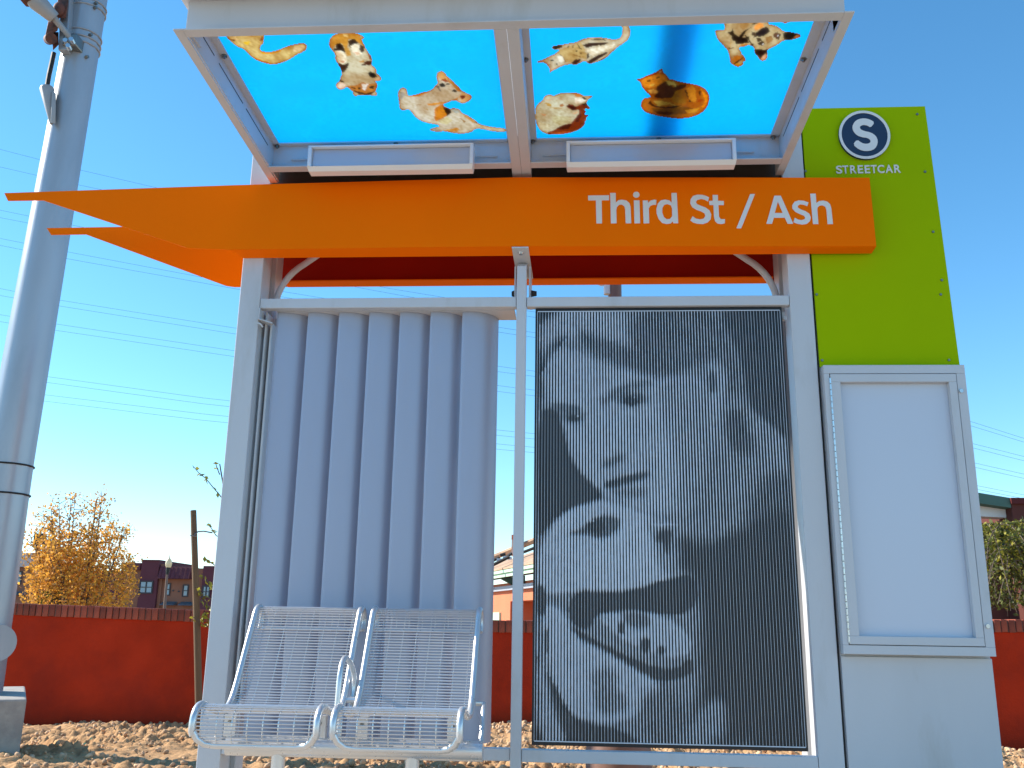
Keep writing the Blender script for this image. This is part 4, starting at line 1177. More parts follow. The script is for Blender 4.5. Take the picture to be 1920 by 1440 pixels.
# ---- bench: two wire seats on a beam
BE = thing('bench', 'silver wire mesh bench with two seats on a round beam and one loop armrest', 'bench', (-0.83, 3.56, GROUND))
PRO = [(3.955, -0.045), (3.968, -0.02), (3.968, 0.012), (3.950, 0.036), (3.918, 0.044), (3.888, 0.030), (3.862, -0.010), (3.815, -0.090), (3.770, -0.170), (3.725, -0.248), (3.690, -0.297), (3.655, -0.326), (3.610, -0.340), (3.540, -0.337), (3.460, -0.318), (3.400, -0.302), (3.365, -0.301), (3.338, -0.312), (3.320, -0.335), (3.314, -0.365), (3.317, -0.398), (3.332, -0.422), (3.355, -0.432)]
def catmull(p, sub=4):
    out = []
    for i in range(len(p) - 1):
        a, b, c, d = p[max(i - 1, 0)], p[i], p[i + 1], p[min(i + 2, len(p) - 1)]
        for k in range(sub):
            t = k / sub
            out.append(tuple(0.5 * (2 * b[j] + (c[j] - a[j]) * t + (2 * a[j] - 5 * b[j] + 4 * c[j] - d[j]) * t * t + (3 * b[j] - a[j] - 3 * c[j] + d[j]) * t ** 3) for j in range(2)))
    out.append(p[-1])
    return out
PC = catmull(PRO, 4)
arc = [0.0]
for a, b in zip(PC[:-1], PC[1:]):
    arc.append(arc[-1] + math.dist(a, b))
def at_arc(s):
    i = max(0, min(len(arc) - 2, int(np.searchsorted(arc, s) - 1)))
    t = (s - arc[i]) / (arc[i + 1] - arc[i])
    return (PC[i][0] + (PC[i + 1][0] - PC[i][0]) * t, PC[i][1] + (PC[i + 1][1] - PC[i][1]) * t)
HW = 0.218
def side_path(sx):
    # side tube, rounding into the front rail
    return [(sx, y_, z_) for y_, z_ in PC]
wire_me = None
for si, xc in enumerate((-1.090, -0.598)):
    fr = MB()
    left = [(xc - HW, y_, z_) for y_, z_ in PC[:-9]]
    right = [(xc + HW, y_, z_) for y_, z_ in PC[:-9]]
    corner = lambda s: [(xc + s * (HW - 0.004), 3.318, -0.385), (xc + s * (HW - 0.016), 3.324, -0.408), (xc + s * (HW - 0.040), 3.337, -0.425), (xc + s * (HW - 0.075), 3.345, -0.430)]
    path = left + corner(-1) + corner(1)[::-1] + right[::-1]
    fr.tube(path, 0.0125, 12)
    fr.tube([(xc - HW, 3.955, -0.043), (xc + HW, 3.955, -0.043)], 0.008, 8)
    seat = fr.build('seat', M_bench, BE)
    n = int(arc[-1] / 0.0122)
    for k in range(n + 1):
        s = arc[-1] * k / n
        y_, z_ = at_arc(s)
        narrow = 0.03 if k > n - 2 else (0.012 if k > n - 4 else 0)
        if wire_me is None:
            wo = MB().tube([(-HW, 0, 0), (HW, 0, 0)], 0.0024, 6, cap=False).build('cross_wire', M_bench)
            wire_me = wo.data
        else:
            wo = bpy.data.objects.new('cross_wire', wire_me)
            COL.objects.link(wo)
        wo.parent = seat
        wo.matrix_parent_inverse = world_of(seat).inverted()
        wo.location = (xc, y_ + 0.002, z_)
        wo.scale = ((HW - narrow) / HW, 1, 1)
    for k in range(8):
        xx = xc - HW + 2 * HW * (k + 0.5) / 8
        MB().tube([(xx, y_ + 0.0055, z_ - 0.002) for y_, z_ in PC[::2]], 0.0024, 6, cap=False).build('long_wire', M_bench, seat)
    for sx in (-1, 1):
        xb = xc + sx * (HW - 0.05)
        MB().box(xb - 0.022, xb + 0.022, 3.545, 3.575, -0.425, -0.345, 0.002).build('seat_bracket', M_bench, seat)
        MB().cyl((xb, 3.544, -0.372), (xb, 3.536, -0.372), 0.007, 0.006, 8).build('bracket_bolt', M_bolt, seat)
MB().cyl((-1.265, 3.56, -0.456), (-0.322, 3.56, -0.456), 0.036, None, 24).build('beam', M_bench, BE)
for xl in (-1.072, -0.578):
    MB().cyl((xl, 3.56, GROUND), (xl, 3.56, -0.47), 0.0255, None, 20).cyl((xl, 3.56, GROUND), (xl, 3.56, GROUND + 0.012), 0.09, 0.09, 24).build('leg', M_bench, BE)
arm = [(-0.844, 3.475, -0.335), (-0.844, 3.478, -0.27), (-0.844, 3.487, -0.205), (-0.844, 3.510, -0.160), (-0.844, 3.550, -0.141), (-0.844, 3.600, -0.148), (-0.844, 3.660, -0.172), (-0.844, 3.705, -0.20), (-0.844, 3.725, -0.235), (-0.844, 3.720, -0.285), (-0.844, 3.695, -0.335)]
MB().tube([(x_, y_, z_) for x_, (y_, z_) in zip([-0.844] * 100, catmull([(a[1], a[2]) for a in arm], 3))], 0.0105, 10).build('armrest', M_bench, BE)
MB().tube([(-0.872, 3.475, -0.325), (-0.815, 3.475, -0.325)], 0.011, 8).tube([(-0.872, 3.69, -0.30), (-0.815, 3.69, -0.30)], 0.011, 8).cyl((-0.845, 3.51, -0.43), (-0.845, 3.53, -0.33), 0.012, None, 8).build('armrest_bracket', M_bench, BE)
MB().tube([(-0.365, 3.70, -0.305), (-0.335, 3.70, -0.305), (-0.333, 3.66, -0.33), (-0.333, 3.60, -0.43)], 0.009, 8).build('end_stay', M_bench, BE)

# ------------------------------------------------------------------ tall steel pole on its footing
PO = thing('utility_pole', 'tall galvanised steel pole with rusty bracket and hanging cone near its top', 'pole', (-4.0, 6.3, -0.515))
def pole_c(z):
    t = (z + 0.8) / 6.6
    return (-4.008 + 0.115 * max(0, (z - 1.0)) / 4.8, 6.3), 0.176 - 0.052 * t
zs = np.linspace(-0.515, 6.6, 28)
V_, F_ = [], []
for z in zs:
    c, r = pole_c(z)
    for k in range(12):
        a = R(-119 + 15 + 30 * k)
        V_.append((c[0] + r * 1.03 * math.cos(a), 6.3 + r * 1.03 * math.sin(a), z))
for q in range(len(zs) - 1):
    for k in range(12):
        F_.append((q * 12 + k, q * 12 + (k + 1) % 12, (q + 1) * 12 + (k + 1) % 12, (q + 1) * 12 + k))
link_mesh('shaft', arr_mesh('shaft', V_, F_), M_galv, PO)
def band(z, k=1.012, h=0.012, tilt=0.0):
    c, r = pole_c(z)
    n = 40
    return [(c[0] + r * k * math.cos(2 * math.pi * i / n), 6.3 + r * k * math.sin(2 * math.pi * i / n), z + tilt * math.cos(2 * math.pi * i / n)) for i in range(n)]
for z in (1.02, 0.815):
    MB().tube(band(z, 1.03), 0.007, 6, closed=True).build('seam_ring', M_dark, PO)
for z in (4.50, 4.44, 4.39, 4.78, 4.73):
    MB().tube(band(z, 1.04), 0.007, 6, closed=True).build('steel_band', M_galv, PO)
for z in (4.46, 4.26, 4.75, 4.71):
    c, r = pole_c(z)
    MB().cyl((c[0] + r * 0.80, 6.3 - r * .66, z), (c[0] + r * 0.98, 6.3 - r * .72, z), 0.013, 0.012, 8).build('band_bolt', M_bolt, PO)
# handhole cover on the side
c, r = pole_c(-0.19)
MB().tube([(c[0] + r * 0.80, 6.3 - r * 0.45, -0.19), (c[0] + r * 1.14, 6.3 - r * .78, -0.19)], [0.125, 0.120], 28).build('handhole_cover', M_galv, PO)
# channel, bracket, arm and insulators
ch_ = MB()
a, b = (-4.0015, 6.1200, 4.9163), (-3.9404, 6.1200, 4.2563)
ch_.hexa([(b[0] - .045, 6.10, b[2]), (b[0] + .025, 6.10, b[2]), (b[0] + .025, 6.2, b[2]), (b[0] - .045, 6.2, b[2]), (a[0] - .045, 6.10, a[2]), (a[0] + .025, 6.10, a[2]), (a[0] + .025, 6.2, a[2]), (a[0] - .045, 6.2, a[2])], 0.004)
ch_.build('channel', M_galv, PO)
BR = MB().hexa([(-4.0757, 6.0500, 4.3349), (-3.9806, 6.0500, 4.3890), (-4.0793, 6.2000, 4.4978), (-4.1767, 6.2000, 4.4424), (-4.0674, 6.0500, 4.5153), (-3.9808, 6.0500, 4.5127), (-4.0795, 6.2000, 4.6246), (-4.1682, 6.2000, 4.6273)], 0.006).hexa([(-4.0273, 6.1000, 4.2499), (-3.9873, 6.1000, 4.3008), (-4.0526, 6.2000, 4.3713), (-4.0933, 6.2000, 4.3196), (-4.0555, 6.1000, 4.4169), (-4.0034, 6.1000, 4.4154), (-4.0691, 6.2000, 4.4878), (-4.1220, 6.2000, 4.4893)], 0.004).cyl((-4.0027, 6.0200, 4.3025), (-4.1387, 6.2000, 4.4220), 0.042, 0.042, 14).build('rusty_bracket', M_rust, PO)
MB().hexa([(-4.0207, 6.0600, 4.5116), (-3.9342, 6.0600, 4.5090), (-4.0251, 6.2000, 4.6131), (-4.1136, 6.2000, 4.6158), (-4.0299, 6.0600, 4.8214), (-3.9424, 6.0600, 4.8185), (-4.0335, 6.2000, 4.9298), (-4.1230, 6.2000, 4.9328)], 0.006).sphere((-3.9947, 6.0500, 4.5802), 0.045, 1, 1, 1.4).build('rusty_plate', M_rust, PO)
MB().tube([(-4.1528, 5.8500, 4.6065), (-4.0789, 5.9000, 4.5382), (-3.9895, 6.0000, 4.4672)], [0.045, 0.072, 0.048], 16).cyl((-3.9994, 6.0000, 4.4770), (-3.8959, 6.1000, 4.3551), 0.026, 0.022, 12).build('insulator_arm', M_porc, PO)
MB().box(-4.1062 - .07, -4.1062 + .02, 5.82, 5.92, 4.5092 - .0, 4.5092 + .06, 0.01).build('arm_clamp', M_rust, PO)
CL = MB().box(-3.9004 - .05, -3.9004 + .06, 6.08, 6.2, 4.2834, 4.3884, 0.012).build('arm_bracket', M_bolt, PO)
for px_ in ((-3.9003, 6.0700, 4.2872), (-3.8544, 6.0700, 4.2953), (-3.8723, 6.0700, 4.2393)):
    MB().cyl(px_, (px_[0] + 0.01, px_[1] - 0.05, px_[2]), 0.018, 0.018, 8).build('clamp_bolt', M_steel, CL)
MB().tube([(-4.0292, 6.1200, 4.2446), (-4.0336, 6.1200, 4.1551), (-4.0403, 6.1200, 4.0522), (-4.0419, 6.1200, 3.9453)], 0.018, 8).build('hanging_cable', M_rubber, PO)
MB().tube([(-4.0413, 6.1200, 3.9407), (-4.0392, 6.1200, 3.9267), (-3.9882, 6.1600, 3.6511)], [0.045, 0.053, 0.012], 18).hexa([(-3.9548, 6.1000, 3.6247), (-3.9156, 6.1000, 3.6148), (-3.9413, 6.1400, 3.6385), (-3.9808, 6.1400, 3.6484), (-3.9844, 6.1000, 3.8898), (-3.9490, 6.1000, 3.8798), (-3.9749, 6.1400, 3.9052), (-4.0105, 6.1400, 3.9153)], .003).build('cone_weight', M_porc, PO)
fc = Vector((-3.403, 5.9, 0))
fa, fb = Vector((-math.cos(R(31)), -math.sin(R(31)), 0)), Vector((-math.sin(R(31)), math.cos(R(31)), 0))
fp = lambda i, j, z: tuple(fc + fa * i + fb * j + Vector((0, 0, z)))
FT = MB().hexa([fp(1.4, 0, -1.1), fp(0, 0, -1.1), fp(0, 1.2, -1.1), fp(1.4, 1.2, -1.1), fp(1.4, 0, -0.515), fp(0, 0, -0.515), fp(0, 1.2, -0.515), fp(1.4, 1.2, -0.515)], 0.012)
tag(FT.build('concrete_footing', M_conc), 'square grey concrete footing block at the foot of the tall pole', 'footing')

# ------------------------------------------------------------------ brown post behind the portrait panel
BP = thing('lamp_post', 'rust brown post with a wide round base standing behind the portrait panel', 'post', (0.265, 5.6, -0.86))
bp_ = MB().tube([(0.262, 5.6, -0.92), (0.262, 5.6, -0.70), (0.262, 5.6, -0.62), (0.262, 5.6, -0.35), (0.262, 5.6, -0.28)], [0.188, 0.186, 0.165, 0.10, 0.06], 28)
bp_.build('base', M_rosy, BP)
MB().tube([(0.263, 5.6, -0.3), (0.279, 5.6, 2.75)], [0.06, 0.037], 16).build('shaft', M_rosy, BP)
MB().tube([(0.25, 5.58, 2.095), (0.215, 5.58, 2.10), (0.19, 5.58, 2.085), (0.165, 5.58, 2.10)], 0.012, 8).cyl((0.225, 5.58, 2.02), (0.225, 5.58, 2.14), 0.022, 0.022, 10).build('wire_clip', M_letter, BP)

# ------------------------------------------------------------------ stake and sapling
SK = thing('tree_stake', 'leaning brown wooden stake with a wire tie, left of the shelter', 'stake', (-2.8147, 7.3000, -0.9060))
MB().tube([(-2.8081, 7.3000, -0.9513), (-2.9158, 7.3000, -0.0957), (-3.0405, 7.3000, 0.8279)], [0.028, 0.0265, 0.0235], 14).build('stake', M_wood, SK)
MB().tube([(-3.0013, 7.2800, 0.6308), (-2.9777, 7.2800, 0.6563), (-2.9383, 7.3000, 0.6627), (-2.8791, 7.3300, 0.6534)], 0.0055, 6).tube([(-3.0315, 7.2700, 0.6254), (-2.9785, 7.2700, 0.6174)], 0.005, 6).build('wire_tie', M_bolt, SK)

def leaves(name, pts, size, m, parent, flat=0.0, jit=0.3, narrow=0.55):
    """leaf-sized pointed faces, one per point"""
    pts = np.asarray(pts)
    n = len(pts)
    d = rng.normal(size=(n, 3))
    d[:, 2] -= flat
    d /= np.linalg.norm(d, axis=1)[:, None]
    u = np.cross(d, rng.normal(size=(n, 3)))
    u /= np.linalg.norm(u, axis=1)[:, None]
    w = np.cross(d, u)
    s = (size * rng.uniform(1 - jit, 1 + jit, n))[:, None]
    V = np.stack([pts - d * s * .5, pts + u * s * narrow * .5 + w * s * .08, pts + d * s * .5, pts - u * s * narrow * .5 + w * s * .08], 1).reshape(-1, 3)
    return link_mesh(name, arr_mesh(name, V, np.arange(4 * n).reshape(n, 4)), m, parent)

SP = thing('sapling', 'thin young tree with sparse yellow green leaves beside the leaning stake', 'tree', (-2.6677, 7.4200, -0.9243))
top = (-2.9062, 7.4200, 1.2258)
base = (-2.6492, 7.4200, -0.9431)
trunk_pts = [base, (-2.6767, 7.4200, -0.3754), (-2.7420, 7.4200, 0.2359), (-2.7804, 7.4200, 0.7444), top]
sm = MB().tube(trunk_pts, [0.017, 0.015, 0.012, 0.009, 0.005], 8)
LP = []
for chain in ([(-2.8212, 7.4200, 0.8958), (-2.8789, 7.4000, 0.9714), (-2.9353, 7.3800, 1.0339), (-2.9873, 7.3600, 1.0964), (-3.0449, 7.3600, 1.1357), (-3.1100, 7.3600, 1.2016)],
              [(-2.8977, 7.4200, 1.1370), (-2.9121, 7.4000, 1.1781), (-2.9352, 7.4000, 1.2312)],
              [(-2.7734, 7.4200, 0.5729), (-2.8658, 7.3800, 0.6368), (-2.9034, 7.3600, 0.6943), (-2.9323, 7.3600, 0.7197)],
              [(-2.7517, 7.4200, 0.3404), (-2.8283, 7.3800, 0.3835), (-2.8952, 7.3600, 0.4319), (-2.9444, 7.3600, 0.4440)],
              [(-2.7305, 7.4200, 0.1115), (-2.8188, 7.3600, 0.1832), (-2.8611, 7.3400, 0.2521), (-2.9089, 7.3400, 0.2971), (-2.9338, 7.3400, 0.3301)],
              [(-2.7266, 7.4200, 0.0703), (-2.8459, 7.3400, 0.1411), (-2.8967, 7.3000, 0.1599), (-2.9174, 7.2600, 0.1830), (-2.9344, 7.2400, 0.2188)],
              [(-2.7190, 7.4200, -0.0118), (-2.8079, 7.3400, 0.0598), (-2.8419, 7.3000, 0.0832), (-2.8879, 7.3000, 0.1151), (-2.9075, 7.3000, 0.1393)],
              [(-2.7076, 7.4200, -0.1341), (-2.7999, 7.3400, -0.1104), (-2.8488, 7.3000, -0.0625), (-2.8788, 7.2600, -0.0308), (-2.9336, 7.2200, 0.0003)],
              [(-2.7001, 7.4200, -0.2150), (-2.7755, 7.3400, -0.1422), (-2.8071, 7.3000, -0.0539), (-2.8467, 7.3000, 0.0020), (-2.8755, 7.3000, 0.0340)]):
    sm.tube(chain, [0.005 - 0.003 * i / len(chain) for i in range(len(chain))], 5, cap=False)
    for a, b in zip(chain[1:-1], chain[2:]):
        for t in (0.1, 0.5, 0.9):
            LP.append([a[k] + (b[k] - a[k]) * t + random.uniform(-.016, .016) for k in range(3)])
sm.build('trunk', M_bark, SP)
leaves('foliage', LP, 0.05, M_leafL, SP, narrow=0.6)

# green scrap on the dirt
g0, g1 = (-3.6158, 7.0628, -0.9000), (-3.6823, 7.3485, -0.9000)
gz = lambda p: float(dirt_h(np.array(p[0]), np.array(p[1]))) + 0.012
GS = MB().hexa([(g0[0], g0[1] - .012, gz(g0)), (g1[0], g1[1] - .012, gz(g1)), (g1[0], g1[1] + .012, gz(g1)), (g0[0], g0[1] + .012, gz(g0)), (g0[0], g0[1] - .010, gz(g0) + .012), (g1[0], g1[1] - .010, gz(g1) + .012), (g1[0], g1[1] + .010, gz(g1) + .012), (g0[0], g0[1] + .010, gz(g0) + .012)])
tag(GS.build('plastic_strip', M_plast), 'small bright green plastic strip lying on the dirt before the red wall', 'litter')

# ------------------------------------------------------------------ trees behind the wall
YT = thing('autumn_tree', 'bushy tree with orange and yellow autumn leaves behind the red wall', 'tree', (-12.9, 24, -1.35))
tb = MB()
PY_, PO_ = [], []
for i in range(20):
    a = rng.uniform(0, 2 * math.pi)
    bx, by = -12.75 + 0.3 * math.cos(a), 24 + 0.3 * math.sin(a)
    spread = math.sqrt(rng.uniform(0.02, 1.0))
    tip = np.array([-12.80 + 1.45 * spread * math.cos(a), 24 + 1.45 * spread * math.sin(a), 3.25 - 1.75 * spread ** 2 + rng.uniform(-.25, .25)])
    mid = np.array([bx + (tip[0] - bx) * .4, by + (tip[1] - by) * .4, 0.55 + 0.3 * (1 - spread)])
    pts = [np.array([bx, by, -1.35]), np.array([bx, by, -0.2]), mid, tip]
    tb.tube([tuple(p) for p in pts], [0.055, 0.045, 0.026, 0.005], 7)
    for j in range(15):
        t = rng.uniform(0.0, 1)
        s = mid + (tip - mid) * t
        e = s + np.array([rng.normal() * .36, rng.normal() * .36, abs(rng.normal()) * .34 - 0.08]) * (1.1 - 0.5 * t)
        tb.tube([tuple(s), tuple((s + e) / 2 + np.array([0, 0, .03])), tuple(e)], [0.010, 0.007, 0.003], 5, cap=False)
        for q in range(rng.integers(12, 22)):
            w = rng.uniform(0.2, 1.1)
            p = s + (e - s) * w + rng.normal(size=3) * 0.10
            (PO_ if rng.random() < 0.25 + 0.3 * (p[2] > 2.4) else PY_).append(p)
n_ = 0
while n_ < 8600:      # leaves filling the egg-shaped crown, thinning towards its top
    u = rng.uniform(-1, 1, 3)
    if u @ u > 1:
        continue
    z = 0.95 + 1.55 * u[2]
    k = 1.0 if u[2] < 0 else 1 - 0.25 * u[2]
    if rng.random() < max(0, u[2]) * 0.85:
        continue
    p = np.array([-12.80 + 1.42 * k * u[0] + 0.06 * rng.normal(), 24 + 1.4 * k * u[1], z])
    cl = vnoise(np.array(p[0] * 3.1 + p[1]), np.array(p[2] * 3.3 + p[1] * 2), 71)
    if cl < 0.33:
        continue
    PY_.append(p) if rng.random() < .75 else PO_.append(p)
    n_ += 1
tb.build('trunk', M_bark, YT)
leaves('foliage', PY_, 0.088, M_leafY, YT, narrow=0.62)
leaves('dry_foliage', PO_, 0.085, M_leafO, YT, narrow=0.6)
PYG = [np.array([-13.35 + rng.normal() * .16, 23.4 + rng.normal() * .2, 0.3 + rng.normal() * .22]) for _ in range(240)]
leaves('green_shoots', PYG, 0.075, M_leafG, YT)

RT = thing('drooping_tree', 'dark green tree with drooping branches hanging over the wall beside the pylon', 'tree', (6.4, 12.2, -1.35))
tb = MB()
tb.tube([(6.4, 12.3, -1.35), (6.35, 12.25, 0.2), (6.1, 12.2, 0.9), (5.7, 12.1, 1.25)], [0.09, 0.075, 0.05, 0.025], 9)
tb.tube([(6.35, 12.25, 0.2), (6.7, 12.2, 1.0), (7.3, 12.1, 1.35)], [0.06, 0.04, 0.02], 8)
PG, PL_ = [], []
for i in range(330):
    sx, sy, sz = rng.uniform(5.0, 7.9), rng.uniform(11.7, 12.7), rng.uniform(0.75, 1.32)
    dx, dy = rng.normal() * 0.22 - 0.05 + (0.16 if sx < 5.5 else 0), rng.normal() * .2
    ln = rng.uniform(0.35, 1.0)
    pts = []
    for k in range(7):
        t = k / 6
        pts.append((sx + dx * t * 1.6, sy + dy * t * 1.4, sz + 0.14 * math.sin(t * 2.0) - ln * t * t))
    pts = [p for p in pts if p[2] > 0.10] or pts[:2]
    if len(pts) > 1:
        tb.tube(pts, 0.005, 5, cap=False)
    for a, b in zip(pts[:-1], pts[1:]):
        for q in range(7):
            t = rng.uniform(0, 1)
            p = [a[k] + (b[k] - a[k]) * t + rng.normal() * 0.022 for k in range(3)]
            (PL_ if rng.random() < 0.38 else PG).append(p)
for i in range(3800):
    PG.append([rng.uniform(5.05, 7.9), rng.uniform(12.2, 12.9), rng.uniform(0.25, 1.3) - 0.0])
tb.build('trunk', M_bark, RT)
leaves('foliage', PG, 0.06, M_leafG, RT, flat=0.5)
leaves('new_leaves', PL_, 0.055, M_leafL, RT, flat=0.5)

# ------------------------------------------------------------------ street furniture beyond the wall
LPT = thing('street_lamp', 'old style street lamp with cream globe on a thin brown post beyond the wall', 'street lamp', (-19.1574, 44.0000, 0.1299))
lx, lz = -19.2741, 2.2594
MB().tube([(-19.1962, 44, -1.35), (lx - .02, 44, lz - .33)], [0.085, 0.055], 12).build('post', M_postB, LPT)
MB().tube([(lx - .02, 44, lz - .33), (lx - .01, 44, lz - .2), (lx, 44, lz)], [0.06, 0.085, 0.10], 12).build('collar', M_postD, LPT)
MB().tube([(lx, 44, lz), (lx, 44, lz + .06), (lx, 44, lz + .2), (lx, 44, lz + .32), (lx, 44, lz + .40), (lx, 44, lz + .45), (lx, 44, lz + .62)], [0.10, 0.135, 0.155, 0.135, 0.075, 0.03, 0.008], 16).build('globe', M_globe, LPT)
SG = thing('signal_post', 'dark post with a square box at its top, half hidden by the autumn tree', 'post', (-14.4269, 24.9000, 0.0221))
MB().tube([(-14.3905, 24.9000, -0.3255), (-14.6708, 24.9000, 2.0876)], 0.07, 10).build('post', M_postD, SG)
a = (-14.5993, 24.9000, 2.0155)
MB().box(a[0] - .15, a[0] + .11, 24.8, 25.02, a[2] - .16, a[2] + .14, 0.02).build('box', M_postD, SG)

# ------------------------------------------------------------------ town houses far beyond, left
TH = thing('town_house_row', 'maroon and brown two storey town house row beyond the red wall', 'building', (-40, 84, -1.35))
def section(x0, x1, zt, m, dy=0.0, name='wall', zb=-1.35):
    return MB().box(x0, x1, 80 + dy, 88 + dy, zb, zt).build(name, m, TH)
s1 = section(-37.4561, -35.8879, 4.6807, M_maroon)
MB().box(-37.4799, -35.8642, 79.9, 88.1, 4.6807 + .003, 4.7494).build('parapet', M_maroon, TH)
section(-39.0758, -37.4561 - .01, 4.4830, M_tan, 0.6)
MB().box(-39.2439, -37.6170 - .02, 80.2, 80.59, 3.8892, 4.4830).build('parapet', M_maroon, TH)
section(-35.8879 + .01, -32.9045, 4.1579, M_tan, 0.5)
MB().box(-35.8879 + .01, -35.6032, 80.3, 80.49, -1.3, 4.4181).build('parapet', M_tan, TH)
mr = MB()
xa, xb = -35.7847, -32.9841
zt_, zb_ = 4.2035, 3.1594
mr.hexa([(xa, 79.7, zb_), (xb, 79.7, zb_), (xb, 80.45, zb_), (xa, 80.45, zb_), (xa, 80.1, zt_), (xb, 80.1, zt_), (xb, 80.45, zt_), (xa, 80.45, zt_)])
rf = mr.build('metal_roof', M_maroon, TH)
k = xa + 0.2
while k < xb:
    MB().hexa([(k, 79.66, zb_), (k + .05, 79.66, zb_), (k + .05, 79.69, zb_), (k, 79.69, zb_), (k, 80.06, zt_), (k + .05, 80.06, zt_), (k + .05, 80.09, zt_), (k, 80.09, zt_)]).build('standing_seam', M_maroon, rf)
    k += 0.42
section(-32.9045 + .01, -31.9366, 4.0913, M_tan, 0.4)
section(-31.9366 + .01, -30.9702, 4.2827, M_maroon, 0.0)
section(-30.9702 + .01, -27.6340, 3.8011, M_tan, 0.4)
section(-51.4974, -46.5586, 4.0485, M_tan, 0.2)
a0, a1 = -51.8722, -47.1876
MB().hexa([(a0, 79.6, 4.0025), (a1, 79.6, 4.0025), (a1, 88, 4.0025), (a0, 88, 4.0025), (a0, 83.5, 5.4787), (a1 - 1, 83.5, 5.4787), (a1 - 1, 84.5, 5.4787), (a0, 84.5, 5.4787)]).build('shingle_roof', M_greysh, TH)
section(-46.5586 + .02, -39.0758 - .02, 3.8340, M_maroon, 0.9)
def win(px0, px1, zt, zb, nx, ny, yy):
    f = MB()
    t = 0.07
    f.box(px0, px1, yy - .08, yy - .002, zt - t, zt).box(px0, px1, yy - .08, yy - .002, zb, zb + t)
    f.box(px0, px0 + t, yy - .08, yy - .002, zb + t, zt - t).box(px1 - t, px1, yy - .08, yy - .002, zb + t, zt - t)
    w = (px1 - px0 - 2 * t)
    h = (zt - zb - 2 * t)
    for i in range(1, nx):
        f.box(px0 + t + w * i / nx - .05, px0 + t + w * i / nx + .05, yy - .075, yy - .003, zb + t + .001, zt - t - .001)
    for j in range(1, ny):
        f.box(px0 + t + .001, px1 - t - .001, yy - .07, yy - .004, zb + t + h * j / ny - .03, zb + t + h * j / ny + .03)
    fo = f.build('window', M_wframe, TH)
    for i in range(nx):
        for j in range(ny):
            MB().box(px0 + t + w * i / nx + .055, px0 + t + w * (i + 1) / nx - .055, yy - .03, yy - .001, zb + t + h * j / ny + .035, zb + t + h * (j + 1) / ny - .035).build('pane', M_glass, fo)
win(-37.4265, -36.2162, 2.9494, 1.8667, 2, 2, 80)
win(-35.2494, -34.8450, 2.7867, 1.7226, 1, 2, 80.5)
win(-33.7755, -33.2296, 2.6928, 1.6532, 1, 2, 80.5)
win(-31.8218, -31.1161, 2.6096, 1.5785, 2, 2, 80)
win(-48.9385, -48.2105, 3.6402, 2.4942, 1, 2, 80.2)
for xa, xb, yy in ((-35.3579, -34.1374, 80.5), (-33.7527, -32.5823, 80.5), (-48.5409, -47.3882, 80.2)):
    z0 = 0.9165 if xa > -45 else 1.5814
    MB().hexa([(xa, yy - .8, z0), (xb, yy - .8, z0), (xb, yy - .002, z0), (xa, yy - .002, z0), (xa, yy - .75, z0 + .08), (xb, yy - .75, z0 + .08), (xb, yy - .002, z0 + .32), (xa, yy - .002, z0 + .32)]).build('awning', M_greysh, TH)
for q in ((-35.7682, 80.5000, 2.2109), (-34.5949, 80.5000, 2.1580), (-34.0887, 80.5000, 2.0967)):
    MB().cyl((q[0], 80.498, q[2]), (q[0], 80.40, q[2]), 0.07, 0.07, 10).build('vent', M_wframe, TH)

# ------------------------------------------------------------------ low house seen between louvre and panel
HA, HB = Vector((-2.838, 32.515, 0)), Vector((-1.126, 27.545, 0))
hx = (HB - HA).normalized()
hn = Vector((hx.y, -hx.x, 0))          # towards the viewer's left front
if hn.y > 0:
    hn = -hn
HO = thing('low_house', 'low salmon house with brown shingled roof and mint green eaves behind the wall', 'house', tuple(HA))
LEN = (HB - HA).length
def hp(s, d, z):
    """s: 0..1 along the visible eave, d: metres behind the eave"""
    p = HA + hx * (s * LEN) - hn * d
    return (p.x, p.y, z)
def hbox(s0, s1, d0, d1, z0, z1):
    return [hp(s0, d0, z0), hp(s1, d0, z0), hp(s1, d1, z0), hp(s0, d1, z0), hp(s0, d0, z1), hp(s1, d0, z1), hp(s1, d1, z1), hp(s0, d1, z1)]
MB().hexa(hbox(-1.6, 0.11, 0.6, 7.0, -1.35, 1.28)).hexa(hbox(0.112, 0.75, 0.6, 7.0, 0.66, 1.28)).hexa(hbox(0.752, 2.0, 0.6, 7.0, -1.35, 1.28)).build('wall', M_salmon, HO)
MB().hexa(hbox(-1.2, 2.0, 0.45, 0.597, 1.02, 1.17)).build('wall_band', M_lens, HO)
EV = MB().hexa(hbox(-1.4, 2.2, 0.0, 0.05, 1.40, 1.52)).hexa(hbox(-1.4, 2.2, -0.06, 0.05, 1.523, 1.62)).build('eave_board', M_mint, HO)
MB().hexa(hbox(-1.4, 2.2, 0.055, 0.6, 1.45, 1.48)).build('soffit', M_maroonD, HO)
for s in (0.15, 0.42, 0.98, 1.3):
    MB().prism([hp(s, 0.06, 1.44), hp(s, 0.595, 1.44), hp(s, 0.595, 1.18)], hx * 0.16).build('bracket', M_teal, HO)
rise = [hp(-1.4, -0.08, 1.63), hp(2.2, -0.08, 1.63), hp(2.0, 4.6, 3.55), hp(0.62, 4.6, 2.85), hp(-1.4, 2.0, 2.0)]
MB().prism(rise, (0, 0, 0.05)).build('roof', M_shing, HO)
RF_ = HO.children[-1]
